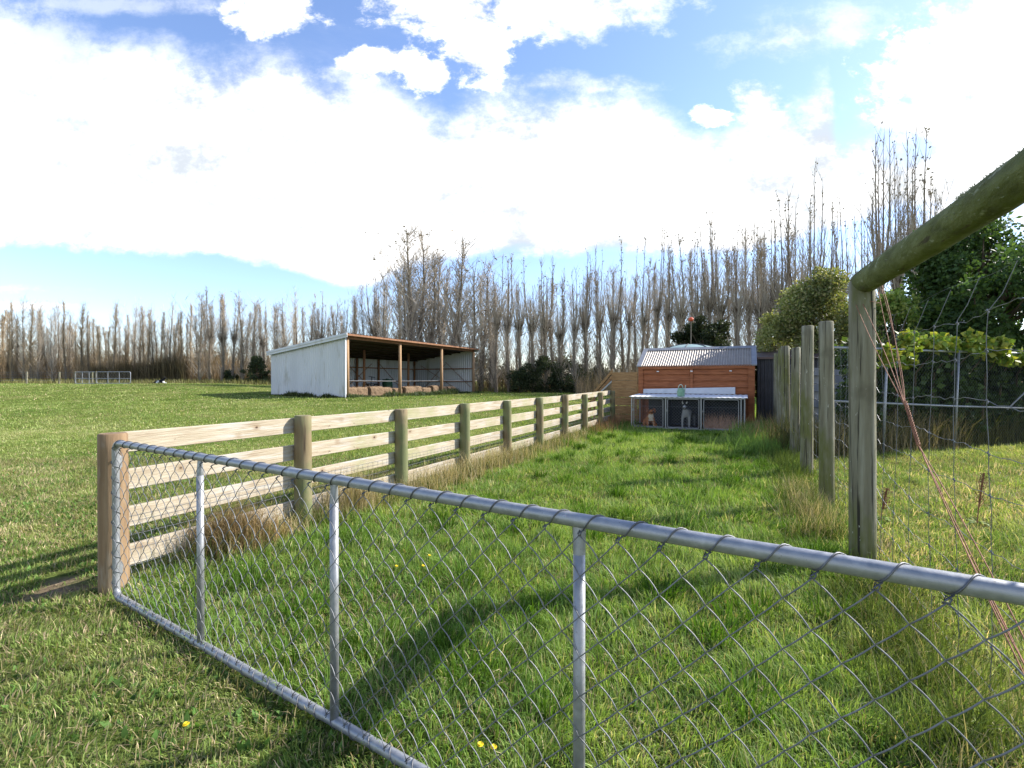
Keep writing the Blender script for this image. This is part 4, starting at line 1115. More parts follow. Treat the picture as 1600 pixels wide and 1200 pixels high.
        for k3 in range(160):
            v0 = Vector(qd.choice(b.v)); dv = (v0-(c+Vector((0,0,hz)))).normalized()+Vector((qd.gauss(0,.6),qd.gauss(0,.6),qd.gauss(0,.6))); e3 = v0+dv.normalized()*qd.uniform(.04,.13); s3 = dv.orthogonal().normalized()*.008
            b.add([v0-s3, v0+s3, e3], [(0,1,2)])
        o = b.build('hay_bale', M['hay']); recenter(o)
        tag(o, f'orange brown hay bale along the open shed front, {names[k]} from the white side wall' if k else 'orange brown hay bale at the shed front, next to the white side wall', 'hay bale', 'hay bales along the shed front')
    # small farm machine and a drum behind the bales
    c = sp(3.6, 0, 3.0)
    c = sp(6.9, 0, 4.2)
    t2 = thing('hay_rake', 'dark wheeled farm implement parked inside the hay shed', 'farm machine', tuple(c))
    ux = d; 
    def mp(a, z, w=0): return c+d*a+q*w+Vector((0,0,z))
    b = MB(); b.tube([mp(-.9,.9),mp(.9,.9)], .04, 8); b.tube([mp(0,.9),mp(0,.5,.2),mp(.1,.3,-.8)], .035, 8); b.tube([mp(0,.9), mp(0,1.45,-.1)], .03, 8); b.tube([mp(-.35,1.5,-.1),mp(.35,1.42,-.1)], .025, 8); b.bar(mp(-.2,.65),mp(.25,.65),.3,.25)
    b.build('frame', M['black'], t2)
    for a in (-.6,.6):
        w = MB(); w.tube([mp(a+.42*math.cos(2*math.pi*k/20), .45+.42*math.sin(2*math.pi*k/20), .0) for k in range(20)], .05, 8, closed=True)
        for k in range(6): w.tube([mp(a,.45), mp(a+.4*math.cos(k*math.pi/3), .45+.4*math.sin(k*math.pi/3))], .012, 5)
        w.build('wheel', M['black'], t2, smooth=True)
    c = sp(9.3, 0, 4.6)
    t3 = thing('drum', 'dark green drum standing behind the bales in the hay shed', 'drum', tuple(c))
    MB().lathe([(.42,0),(.43,.05),(.41,.4),(.43,.45),(.41,.5),(.41,.9),(.43,.95),(.40,1.25),(.38,1.28)], c, 20).build('body', M['blue_drum'], t3, smooth=True)
    MB().lathe([(.12,1.282),(.12,1.33),(.1,1.34)], c, 12).build('cap', M['black'], t3)
hay_shed()

# ------------------------------------------------------------------ far gates
def far_gates():
    Y = 44.5
    for (p0, p1, lab) in ((118,150,'small pale pipe gate in the far paddock fence, left one with the post'),(151,204,'wider pale pipe gate in the far paddock fence, right one')):
        x0 = (p0-800)/F*Y; x1 = (p1-800)/F*Y; z = gz((x0+x1)/2, Y)+.03
        t = thing('field_gate', lab, 'gate', (x0, Y, z), group='pipe gates at the far side of the paddock')
        f = lambda s, zz, w=0: Vector((x0+s, Y+w, z+zz)); L = x1-x0
        MB().tube(rrect(f, 0, L, .05, 1.1, .12, 0), .03, 8, closed=True).build('frame', M['galv'], t, smooth=True)
        b = MB(); b.tube([f(L/3,.05),f(L/3,1.1)], .025, 6); b.tube([f(2*L/3,.05),f(2*L/3,1.1)], .025, 6); b.tube([f(0,.5),f(L,.5)], .025, 6); b.build('bar', M['galv'], t)
        b = MB(); diamond(b, f, .02, L-.02, .06, 1.08, .25, .25, .005, 0, 3); b.build('mesh', M['wire'], t)
        MB().tube([f(-.06,-.3),f(-.06,1.15)], .07, 10).build('post', M['old_post'], t)
    # post and wire fence running along the treeline foot
    t = thing('wire_fence', 'low post and wire fence along the foot of the left treeline', 'fence', (-46, 46, gz(-46,46)))
    q = random.Random(2)
    xs = [(-80+i*3.1) for i in range(14)]
    for x in xs:
        z = gz(x, 46); MB().tube([(x,46,z-.1),(x+.02,46,z+1.15)], .07, 8).build('post', M['old_post'], t)
    b = MB()
    for zz in (.3,.6,.85,1.08): b.tube([(x,45.92,gz(x,46)+zz) for x in xs], .009, 4)
    b.build('wire', M['wire'], t)
far_gates()

# ------------------------------------------------------------------ enclosure on the right
EA = Vector((5.82,9.0,0)); EB = Vector((12.6,11.3,0)); ED = (EB-EA).normalized(); EL = (EB-EA).length
def ep(s, z, w=0): p = EA+ED*s+Vector((-ED.y,ED.x,0))*w; return Vector((p.x,p.y,z))
def enclosure():
    t = thing('mesh_pen', 'tall chain mesh pen with two galvanised pipe rails on the right', 'fence', tuple(EA))
    MB().tube([ep(0,2.05), ep(EL/2,2.04), ep(EL,2.05)], .024, 10).build('rail', M['galv'], t, smooth=True)
    MB().tube([ep(0,1.06), ep(EL/2,.90), ep(EL,.78)], .021, 10).build('rail', M['galv'], t, smooth=True)
    for (s, ln) in ((.02,0),(1.6,-.10),(3.75,-.12),(6.2,0),(EL,0)):
        MB().tube([ep(s+ln,-.1), ep(s,2.05)], .022, 10).build('upright', M['galv'], t, smooth=True)
    MB().tube([ep(5.4,.80), ep(6.6,1.5)], .016, 8).build('brace', M['galv'], t, smooth=True)
    b = MB(); diamond(b, ep, .02, EL, .0, 2.03, .085, .085, .0014, -.02, 3); b.build('chain_mesh', M['wire'], t)
    # grey block wall behind, seen between the posts
    c = Vector((8.0, 12.4, 0)); t = thing('block_wall', 'grey concrete block wall seen between the tall posts', 'wall', tuple(c))
    b = MB(); q = random.Random(6)
    for r_ in range(9):
        for k in range(5):
            x = 7.55+k*.41+(.2 if r_ % 2 else 0); z = -.05+r_*.202
            b.box((x, 12.3, z), (x+.395, 12.5, z+.192))
    b.build('blocks', M['block'], t)
enclosure()

# ------------------------------------------------------------------ trees
def leaf_cloud(n, centers, radii, size, pal, seed, flat=1.0, droop=.3, sq=1.6):
    r = np.random.RandomState(seed); k = r.randint(0, len(centers), n)
    if len(radii): p = np.array(radii, float)**2; p /= p.sum(); k = r.choice(len(centers), n, p=p)
    C = np.array(centers)[k]; rad = np.array(radii)[k]
    v = r.randn(n,3); v /= np.linalg.norm(v, axis=1)[:,None]
    rr = rad*(r.rand(n)**.45)
    p = C+v*rr[:,None]*np.array([1,1,flat])
    a = r.randn(n,3); a[:,2] -= droop; a /= np.linalg.norm(a, axis=1)[:,None]
    b = np.cross(a, r.randn(n,3)); b /= np.linalg.norm(b, axis=1)[:,None]
    nn = np.cross(a, b)
    s = size*(.6+.8*r.rand(n)); a = a*s[:,None]; b = b*(s/sq/1.0)[:,None]*.5
    V = np.stack([p, p+a*.45+b+nn*(s*.06)[:,None], p+a, p+a*.45-b+nn*(s*.06)[:,None]], 1).reshape(-1,3)
    o = np.arange(n)*4; F4 = np.stack([o,o+1,o+2,o+3],1)
    pal = np.array(pal); pi = r.randint(0, len(pal), n); c = pal[pi]*(.75+.5*r.rand(n))[:,None]
    # whole clumps differ in tone
    kt = .75+.5*np.random.RandomState(seed+1).rand(len(centers)); c = c*kt[k][:,None]
    return V, np.zeros((0,3),int), F4, np.repeat(c, 4, axis=0)
def leafy_tree(name, label, cat, base, height, spread, nclump, nleaf, lsize, pal, seed, crown_lo=.3, clump=.28, rt=.12, flat=.8, group=None, shape=None, twigm=None):
    q = random.Random(seed); base = Vector(base); t = thing(name, label, cat, tuple(base), group=group)
    cs=[]; rs=[]; b = MB()
    top = base+Vector((q.uniform(-.1,.1)*spread,0,height*.8))
    b.tube([base-Vector((0,0,.1)), base+(top-base)*.3+Vector((.05,0,0)), base+(top-base)*.65, top], [rt,rt*.8,rt*.5,rt*.15], 9)
    for k in range(nclump):
        u = q.random(); z = crown_lo+(1-crown_lo)*(k+.5)/nclump
        prof = (math.sin(math.pi*min(1,max(.02,(z-crown_lo)/(1-crown_lo)*.88+.12)))**.6) if shape is None else shape(z)
        a = q.uniform(0, 2*math.pi); r_ = spread*prof*math.sqrt(q.uniform(.15,1))*(.62+.55*abs(math.sin(a*1.5+seed+z*4))); z = z+q.gauss(0,.045)
        c = Vector((r_*math.cos(a), r_*math.sin(a), z*height*.95))
        cs.append(tuple(c)); rs.append(spread*clump*q.uniform(.45,1.35))
        st = base+(top-base)*min(.95,max(.12,z*.75)); m = (st+base+c)/2+Vector((0,0,-.05*height*.3))
        b.tube([st, m, base+c], [rt*.3, rt*.16, rt*.05], 5)
        for j in range(3):
            e = base+c+Vector((q.gauss(0,1),q.gauss(0,1),q.gauss(0,.8)))*rs[-1]*.6; b.tube([base+c*1.0-(base+c-m)*.2, e], [rt*.07, rt*.03], 4)
    b.build('trunk', M['branch'] if twigm is None else twigm, t, smooth=True)
    V,F3,F4,C = leaf_cloud(nleaf, cs, rs, lsize, pal, seed, flat)
    V[:,2] = np.maximum(V[:,2], -.0)
    np_mesh('crown', V, F3, F4, C, M['leaf'], t)
    return t
DARKG = [(.055,.105,.030),(.075,.135,.038),(.100,.165,.048),(.050,.090,.028)]
# big dark broad-leaved tree behind the pen
leafy_tree('broadleaf_tree', 'big dark green broad-leaved tree behind the mesh pen at the right edge', 'tree', (13.6,14.0,0), 5.85, 3.0, 90, 60000, .12, DARKG, 21, .08, .24, .16)
leafy_tree('broadleaf_tree', 'smaller dark green tree left of the big broad-leaved one', 'tree', (12.1,13.2,0), 3.9, 1.4, 34, 12000, .14, DARKG+[(.09,.14,.03)], 22, .05, .28, .1)
leafy_tree('broadleaf_tree', 'mid green leafy bush under the end of the overhead pole', 'tree', (10.1,13.0,0), 3.95, .95, 26, 7500, .10, [(.14,.22,.05),(.20,.28,.07),(.30,.34,.10)], 23, .1, .3, .07)
leafy_tree('olive_tree', 'olive green bushy tree rising behind the tall fence posts', 'tree', (10.25,16.2,.05), 5.0, 1.6, 120, 52000, .085, [(.20,.23,.075),(.28,.29,.11),(.33,.31,.15),(.15,.19,.06)], 24, .03, .27, .1, .85)
leafy_tree('olive_tree', 'low olive green shrub at the left foot of the bushy tree', 'shrub', (8.95,16.6,.05), 3.7, .85, 26, 9000, .08, [(.22,.25,.09),(.30,.31,.13)], 27, .1, .36, .06, .9)
# pine behind the water tank
leafy_tree('pine_tree', 'dark rounded pine standing behind the hut roof', 'tree', (P(1100,0,30).x,30,.3), 5.1, 2.15, 50, 26000, .13, [(.022,.034,.014),(.035,.050,.020),(.050,.058,.024)], 25, .25, .26, .18, .7)
# shrubs at the treeline
k = 0
for (px, Y, h, sp_, lab) in [(403,52,2.9,1.35,'dark green bush at the left end of the hay shed'),(822,45.2,2.9,1.5,'dark bush at the poplars, nearest the shed end of three'),(852,45,3.5,1.6,'tallest dark bush at the poplars, middle of three'),(885,44.5,3.0,1.6,'dark bush at the poplars, right of three'),(360,54,1.5,.8,'small low bush left of the dark green one by the shed'),(936,48,2.6,1.2,'thin dark bush between poplars left of the board screen')]:
    x = P(px,0,Y).x; k += 1
    leafy_tree('bush', lab, 'bush', (x, Y, gz(x,Y)-.1), h, sp_, 24, 6000, .15, [(.035,.055,.026),(.055,.075,.032),(.075,.09,.04)], 30+k, .02, .36, .07, .9)
# grape vine on the pen
def vine():
    base = ep(4.2, 0, .35)
    t = thing('grape_vine', 'grape vine with yellow green leaves sprawling over the mesh pen rail', 'vine', tuple(base))
    cs=[];rs=[];cs2=[];rs2=[]; q = random.Random(9)
    for k in range(34):
        s = 1.6+(k/33)*5.2; hump = 2.06+.24*math.sin((s-1.8)*.9)*(s>2.0)+q.uniform(-.12,.14)
        p_ = ep(s, hump if s > 2.2 else 2.0+q.uniform(-.25,.1), .05+q.uniform(-.15,.2)); cs.append(tuple(p_-base)); rs.append(q.uniform(.07,.20))
    for k in range(8):
        s = 1.35+q.random()*1.0; cs.append(tuple(ep(s, 1.72+.30*q.random(), -.06)-base)); rs.append(.09)
    for k in range(130):
        s = 1.5+q.random()*5.4; cs2.append(tuple(ep(s, q.uniform(.25,2.05), .35+q.uniform(0,.5))-base)); rs2.append(q.uniform(.2,.38))
    b = MB()
    for k in range(9):
        s = 1.8+k*.58; b.tube([ep(s,0,.4), ep(s+.1,.8,.42), ep(s-.05,1.6,.3), ep(s+.2,2.05,.1)], [.03,.022,.018,.01], 6)
    b.build('trunk', M['branch'], t)
    V,F3,F4,C = leaf_cloud(2400, cs, rs, .12, [(.22,.30,.05),(.28,.33,.06),(.15,.24,.045),(.36,.36,.07)], 51, .9, .2, 1.1)
    V2,_,F42,C2 = leaf_cloud(12500, cs2, rs2, .13, [(.035,.06,.018),(.05,.085,.022),(.075,.12,.03)], 52, .9, .6, 1.15)
    o = join_np('leaves', [(V,F3,F4,C),(V2,F3,F42,C2)], M['leaf'], t)
vine()

# bare poplars: variants shared by copies
def poplar_meshes(seed, kind):
    q = random.Random(seed); Ht = 10.0
    tr = MB(); cr = MB(); bu = MB()
    lean = q.uniform(-.35,.35); bz = Ht*(.47+q.uniform(-.02,.02))
    def trunkpt(z): return Vector((lean*(max(z,0)/Ht)**1.5*1.2+.05*math.sin(z*.9+seed), .05*math.cos(z*.7+seed), z))
    def twig(p, d, L, r, m, curl=.5, n=3):
        pts = [p]; dd = d.normalized(); c = Vector(p)
        for i in range(n):
            dd = (dd+Vector((q.gauss(0,.05),q.gauss(0,.05),curl*.30))).normalized(); c = c+dd*(L/n); pts.append(Vector(c))
        m.tube(pts, [r*(1-i/(n+.6)) for i in range(n+1)], 3, cap=False); return pts
    leaders = []
    if kind == 'pollard':
        tr.tube([trunkpt(z) for z in (-.2,1,2,3,4,bz)], [.15,.115,.10,.09,.085,.08], 7)
        nl = q.choice((3,4,5,6)); hmax = 0
        for k in range(nl):
            a = q.uniform(0,6.28); s = q.uniform(.10,.32); h = Ht*q.uniform(.74,1.0) if k else Ht
            p0 = trunkpt(bz-.3)
            pts = [p0, p0+Vector((math.cos(a)*s*.8, math.sin(a)*s*.8, .5)), p0+Vector((math.cos(a)*s*1.4, math.sin(a)*s*1.4, (h-bz)*.4)), p0+Vector((math.cos(a)*s*1.6+lean*.5, math.sin(a)*s*1.6, (h-bz)*.75)), p0+Vector((math.cos(a)*s*1.7+lean*.9, math.sin(a)*s*1.5, h-bz+.3))]
            tr.tube(pts, [.055,.045,.03,.016,.005], 5, cap=False); leaders.append(pts)
        # burr at the old cut
        for k in range(75):
            a = q.uniform(0,6.28); z = bz+q.gauss(-.1,.22); d = Vector((math.cos(a), math.sin(a), q.uniform(.2,1.6)))
            twig(trunkpt(min(z,bz)), d, q.uniform(.2,.62), .026, bu, .6, 2)
        # low epicormic shoots
        for k in range(150):
            z = q.uniform(.2,bz-.3); a = q.uniform(0,6.28); w = q.uniform(.25,.75); d = Vector((math.cos(a)*w, math.sin(a)*w, 1)); pts = twig(trunkpt(z), d, q.uniform(.6,2.3), .013, cr, .45)
            if k % 2: twig(pts[2], Vector((q.gauss(0,.5),q.gauss(0,.5),1)), q.uniform(.3,.8), .009, cr, .3, 2)
        # ascending shoots from burr
        for k in range(46):
            a = q.uniform(0,6.28); w = q.uniform(.12,.50); d = Vector((math.cos(a)*w, math.sin(a)*w, 1))
            pts = twig(trunkpt(bz-q.uniform(0,.9)), d, q.uniform(1.4,3.9), .018, cr, .35, 4)
            for j in range(3): twig(pts[q.choice((1,2,3))], Vector((q.gauss(0,.4),q.gauss(0,.4),1)), q.uniform(.4,1.0), .010, cr, .3, 2)
        for pts in leaders:
            for k in range(26):
                i = q.choice((1,2,2,3,3)); f = q.random(); p = pts[i]*(1-f)+pts[min(4,i+1)]*f
                a = q.uniform(0,6.28); twig(p, Vector((math.cos(a)*.4, math.sin(a)*.4, 1)), q.uniform(.35,1.25)*(1-.12*i), .011, cr, .5, 3)
    else:
        tr.tube([trunkpt(z) for z in (-.2,1,3,5,7,8.6,10)], [.14,.115,.09,.06,.035,.02,.006], 6)
        for k in range(260 if kind == 'feather' else 150):
            z = Ht*(q.random()**(1.15 if kind == 'feather' else .95))*.95+.15; a = q.uniform(0,6.28); w = q.uniform(.25,.75) if kind == 'feather' else .62
            L = q.uniform(.8,2.3)*(1-(.80 if kind == 'feather' else .5)*(z/Ht)**1.7)
            pts = twig(trunkpt(z), Vector((math.cos(a)*w, math.sin(a)*w, 1)), L, .020*(1-.5*z/Ht), cr, .4, 3)
            for j in range(2): twig(pts[q.choice((1,2))], Vector((q.gauss(0,.5),q.gauss(0,.5),1)), q.uniform(.3,.8), .010, cr, .3, 2)
        if kind == 'feather':
            for k in range(7): twig(trunkpt(q.uniform(7.2,9)), Vector((q.gauss(0,.14),q.gauss(0,.14),1)), q.uniform(.9,1.9), .014, cr, .1, 3)
        if kind == 'fan':
            for k in range(16):
                z = q.uniform(1.5,5); a = q.uniform(0,6.28); w = .28
                pts = twig(trunkpt(z), Vector((math.cos(a)*w, math.sin(a)*w, 1)), q.uniform(3.5,5.2), .028, cr, .12, 4)
                for j in range(9): twig(pts[q.choice((1,2,3,4))], Vector((q.gauss(0,.5),q.gauss(0,.5),1)), q.uniform(.4,1.1), .010, cr, .3, 2)
    # a few last leaves on the tips
    tips = [p for p in cr.v if p[2] > Ht*(.78 if kind != 'fan' else .6)]
    for k in range(70 if kind == 'fan' else 40):
        if not tips: break
        c = Vector(q.choice(tips)); s = q.uniform(.03,.06); u = Vector((q.gauss(0,1),q.gauss(0,1),q.gauss(0,1))).normalized()*s; v = u.orthogonal().normalized()*s
        cr.add([c-u, c+v, c+u, c-v], [(0,1,2,3)])
    def mk(nm, m, mat, sm):
        me = bpy.data.meshes.new(nm); me.from_pydata(m.v, [], m.f); me.update(); me.materials.append(mat); return me
    return mk('poplar_trunk', tr, M['bark'], 1), mk('poplar_crown', cr, M['twig'] if kind != 'feather' else M['twig_brown'], 0), (mk('poplar_burr', bu, M['burr'], 0) if bu.v else None)
VAR = {k: [poplar_meshes(s*7+i+1, k) for i in range(n)] for s, (k, n) in enumerate((('pollard',12),('feather',9),('fan',6)))}
def poplar(px, Y, top, kind, label, group, lean=0, wf=1.0):
    x = (px-800)/F*Y; zb = gz(x, Y)-.05; h = H+(HY-top)/F*Y-zb
    tm, cm, bm_ = VAR[kind][rng.randrange(len(VAR[kind]))]
    t = thing('poplar_tree', label, 'tree', (x, Y, zb), rng.uniform(0,6.28), group)
    sc = h/10; t.scale = (sc*wf*rng.uniform(.75,1.4), sc*wf*rng.uniform(.75,1.4), sc)
    t.rotation_euler.x = rng.uniform(-.03,.03); t.rotation_euler.y = lean*1.5
    for nm, me in (('trunk', tm), ('crown', cm), ('burr', bm_)):
        if me is None: continue
        o = bpy.data.objects.new(nm, me); col.objects.link(o); o.parent = t
def interp(pts, x):
    for (a, b), (c, d) in zip(pts[:-1], pts[1:]):
        if a <= x <= c: return b+(d-b)*(x-a)/(c-a)
    return pts[0][1] if x < pts[0][0] else pts[-1][1]
TOP = [(-60,468),(0,470),(100,478),(200,486),(250,480),(290,486),(310,455),(340,446),(380,458),(430,462),(452,455),(520,455),(560,440),(600,418),(640,352),(700,370),(760,390),(800,398),(860,392),(940,380),(1000,362),(1060,348),(1130,330),(1200,322),(1250,290),(1290,262),(1330,290),(1385,215),(1430,200),(1460,270),(1500,330)]
# left treeline
xs = []; p = -40
while p < 300: xs.append(p); p += rng.uniform(5,11)
for i, p in enumerate(xs):
    poplar(p, 57+rng.uniform(-1.5,1.5), interp(TOP,p)+rng.choice((-12,-4,2,8,16,22))+rng.uniform(-5,5), rng.choice(('feather','feather','feather','fan')), f'feathery brown poplar, {ORD[i]} from the left end of the far treeline', 'feathery poplars in the left treeline', rng.uniform(-.03,.03), 1.1)
xs = []; p = 312
while p < 618: xs.append(p); p += rng.uniform(13,19)
for i, p in enumerate(xs):
    poplar(p, 55+rng.uniform(-1.5,1.5), interp(TOP,p)+rng.uniform(-3,20), rng.choice(('fan','pollard','fan')), f'bare poplar behind the white shed wall, {ORD[i]} counting from the gap on its left', 'bare poplars behind the hay shed', rng.uniform(-.03,.04), 1.25)
xs = []; p = 626
while p < 770: xs.append(p); p += rng.uniform(13,18)
for i, p in enumerate(xs):
    poplar(p, 48+rng.uniform(-1,1), interp(TOP,p)+rng.uniform(-2,45), 'fan', f'tall spreading bare poplar over the shed opening, {ORD[i]} from the left', 'spreading poplars above the hay shed', rng.uniform(-.09,.02), 1.6)
xs = []; p = 775
while p < 1250: xs.append(p); p += rng.uniform(13,24)
for i, p in enumerate(xs):
    Y = 47-(p-775)/475*11
    poplar(p, Y+rng.uniform(-.6,.6), interp(TOP,p)+rng.uniform(-4,34), 'pollard', f'once-cut bare poplar between shed and olive tree, {ORD[i]} from the left', 'once-cut poplars between the shed and the olive tree', rng.uniform(-.02,.02), 1.05)
xs = [1272,1296,1318,1345,1378,1398,1425,1447,1468]
tp = [262,318,300,315,215,232,205,212,300]
for i, (p, tt) in enumerate(zip(xs, tp)):
    poplar(p, 33-i*.6, tt, 'pollard', f'tall thin poplar behind the overhead pole, {ORD[i]} from the left', 'tall poplars behind the overhead pole', rng.uniform(-.02,.02), .85)
# second row, further back
xs = []; p = -30
while p < 1240: xs.append(p); p += rng.uniform(10,15) if p < 560 else rng.uniform(15,23)
n = 0; nb = 0
for i, p in enumerate(xs):
    if 285 < p < 308: continue
    if p < 560: nb = n+1
    Y = 64 if p < 560 else 57-(p-560)/680*10
    dt = 18 if p < 620 else 45
    poplar(p, Y, interp(TOP,p)+dt+rng.uniform(-6,26), 'feather' if p < 600 or n % 3 else 'fan', (f'poplar in the back row left of the hay shed posts, {ORD[n]} from the left edge' if p < 560 else f'poplar in the back row from the shed opening rightwards, {ORD[n-nb]} from its left'), 'poplars in the back row of the treeline', rng.uniform(-.03,.03), 1.15); n += 1

# brown thicket of suckers and scrub under the poplars
def thicket():
    parts = []
    def st(n, a0, a1, y0, y1, h0, h1, w, colr, jit=.5, lean=.14):
        y = y0+nr.rand(n)*(y1-y0); x = (a0+nr.rand(n)*(a1-a0)-800)/F*y
        k = vnoise(x, y*0, 2.0, 77)
        h = (h0+(h1-h0)*nr.rand(n))*(.6+.7*k)
        c = np.array([colr])*(.55+.8*nr.rand(n))[:,None]
        parts.append(blades('k', x, y, h, w*(.6+.8*nr.rand(n)), c, lean=lean, bend=.3, base_dark=False, tip=.6))
    st(13000, -60, 640, 56, 64, 1.2, 6.0, .042, (.27,.195,.12))
    st(6500, 140, 290, 55, 58, 1.2, 3.8, .055, (.15,.12,.07))
    st(7000, 560, 1290, 48, 57, .8, 3.8, .034, (.24,.175,.11))
    st(3500, 900, 1290, 37, 43, .5, 3.2, .028, (.30,.225,.15))
    o = join_np('thicket', parts, M['dry']); tag(o, 'brown thicket of suckers and scrub under the poplars', 'thicket', kind='stuff')
thicket()
# far dark hedge seen through the trunks
def hedge():
    cs=[];rs=[]
    for k in range(150):
        p_ = 150+k*7.6; Y = 92; x = (p_-800)/F*Y; cs.append((x, Y+rng.uniform(-2,2), 1.2+rng.uniform(0,4.6)*(.7+.3*math.sin(k*.35)))); rs.append(rng.uniform(1.2,2.2))
    V,F3,F4,C = leaf_cloud(26000, cs, rs, .55, [(.05,.07,.03),(.07,.08,.035),(.10,.10,.05)], 71, 1)
    o = np_mesh('woodland', V, F3, F4, C, M['leaf']); tag(o, 'distant dark wood seen through the poplar trunks', 'wood', kind='stuff')
hedge()
# slim pole with an orange-red top among the trees
x, Y = P(1079,0,28).x, 28.0
t = thing('marker_pole', 'slim pale pole with an orange red top above the hut roof', 'pole', (x, Y, .3))
MB().tube([(x,Y,.3),(x+.02,Y,4.85)], .035, 8).build('shaft', M['bark'], t)
MB().lathe([(.05,0),(.13,.05),(.15,.12),(.11,.2),(.03,.24)], (x+.02,Y,4.85), 10).build('top_cap', M['red'], t)

# ------------------------------------------------------------------ sky, sun, camera
SUN_EL, SUN_B = 34.0, 73.0
w = bpy.data.worlds.new('World'); scene.world = w; w.use_nodes = True; nt = w.node_tree
for n in list(nt.nodes): nt.nodes.remove(n)
N = nt.nodes.new; Lk = nt.links.new
out = N('ShaderNodeOutputWorld'); bg = N('ShaderNodeBackground'); Lk(bg.outputs[0], out.inputs[0]); bg.inputs['Strength'].default_value = .135
sky = N('ShaderNodeTexSky'); sky.sky_type = 'NISHITA'; sky.sun_disc = False; sky.sun_elevation = R(SUN_EL); sky.sun_rotation = R(SUN_B)
sky.air_density = 1.0; sky.dust_density = .4; sky.ozone_density = 2.0
tc = N('ShaderNodeTexCoord'); sep = N('ShaderNodeSeparateXYZ'); Lk(tc.outputs['Generated'], sep.inputs[0])
def math_(op, a, b=None, clamp=False):
    n = N('ShaderNodeMath'); n.operation = op; n.use_clamp = clamp
    for i, v in enumerate((a, b)):
        if v is None: continue
        if isinstance(v, (int, float)): n.inputs[i].default_value = v
        else: Lk(v, n.inputs[i])
    return n.outputs[0]
ay = math_('MAXIMUM', math_('ABSOLUTE', sep.outputs['Y']), .05)
u = math_('DIVIDE', sep.outputs['X'], ay); v = math_('DIVIDE', sep.outputs['Z'], ay)
def curve(pts, inp):    # px,py list -> v as function of u, through a float curve on [0,1]
    m = math_('DIVIDE', math_('ADD', inp, 1.2), 2.4, True)
    fc = N('ShaderNodeFloatCurve'); c = fc.mapping.curves[0]
    P_ = [(((px-800)/F+1.2)/2.4, (HY-py)/F) for px, py in pts]
    P_ = [(0.0, P_[0][1])]+P_+[(1.0, P_[-1][1])]
    c.points[0].location = P_[0]; c.points[1].location = P_[-1]
    for q_ in P_[1:-1]: c.points.new(*q_)
    for p_ in c.points: p_.handle_type = 'AUTO_CLAMPED'
    fc.mapping.update(); Lk(m, fc.inputs['Value']); return fc.outputs[0]
uv = N('ShaderNodeCombineXYZ'); Lk(u, uv.inputs[0]); Lk(v, uv.inputs[1])
def nz(scale, detail, rough, sx=1, sy=1, off=0, dist=0.0):
    mp = N('ShaderNodeMapping'); mp.inputs['Scale'].default_value = (sx, sy, 1); mp.inputs['Location'].default_value = (off, off*.7, 0)
    Lk(uv.outputs[0], mp.inputs[0]); n = N('ShaderNodeTexNoise'); n.inputs['Scale'].default_value = scale; n.inputs['Detail'].default_value = detail; n.inputs['Roughness'].default_value = rough
    n.inputs['Distortion'].default_value = dist
    Lk(mp.outputs[0], n.inputs['Vector']); return math_('SUBTRACT', n.outputs['Fac'], .5)
n1 = nz(3.2, 10, .62, 1, 1.4, 2.0, .15); n2 = nz(11, 10, .68, 1, 1.4, 5.0, .1); n3 = nz(2.2, 7, .65, 1, 2.6, 9.0, .6)
def sstep(x, lo, hi):
    n = N('ShaderNodeMapRange'); n.interpolation_type = 'SMOOTHSTEP'; Lk(x, n.inputs[0])
    n.inputs[1].default_value = lo; n.inputs[2].default_value = hi; return n.outputs[0]
top = curve([(-40,25),(60,48),(150,75),(250,88),(350,104),(430,98),(500,128),(600,150),(700,190),(740,160),(830,150),(960,148),(1010,172),(1110,222),(1180,205),(1250,165),(1292,132),(1305,190),(1380,205),(1450,215),(1560,150)], u)
bot = curve([(-40,384),(120,386),(250,388),(400,402),(500,428),(560,444),(620,425),(700,408),(800,402),(1000,398),(1200,386),(1400,330),(1560,320)], u)
wob = math_('ADD', math_('MULTIPLY', n1, .16), math_('MULTIPLY', n2, .10))
m1 = sstep(math_('ADD', math_('SUBTRACT', top, v), wob), -.05, .085)
m2 = sstep(math_('ADD', math_('SUBTRACT', v, bot), math_('MULTIPLY', wob, .45)), -.012, .02)
mask = math_('MULTIPLY', m1, m2)
# softer left shoulder of the bank with blue showing through
def blob(px, py, rx, ry, soft, amp=1.0, rot=0):
    du = math_('SUBTRACT', u, (px-800)/F); dv = math_('SUBTRACT', v, (HY-py)/F)
    c, s = math.cos(rot), math.sin(rot)
    a = math_('ADD', math_('MULTIPLY', du, c), math_('MULTIPLY', dv, s)); b = math_('SUBTRACT', math_('MULTIPLY', dv, c), math_('MULTIPLY', du, s))
    a = math_('DIVIDE', a, rx/F); b = math_('DIVIDE', b, ry/F)
    r = math_('SQRT', math_('ADD', math_('MULTIPLY', a, a), math_('MULTIPLY', b, b)))
    e = math_('ADD', math_('SUBTRACT', 1.0, r), math_('ADD', math_('MULTIPLY', n1, 2.4), math_('MULTIPLY', n2, 3.2)))
    return math_('MULTIPLY', sstep(e, -soft, soft), amp)
cl = mask
hole = blob(105,120,120,38,.6,.42,-.25); hole2 = blob(150,190,140,30,.7,.22)
cl = math_('MULTIPLY', cl, math_('SUBTRACT', 1.0, hole)); cl = math_('MULTIPLY', cl, math_('SUBTRACT', 1.0, hole2))
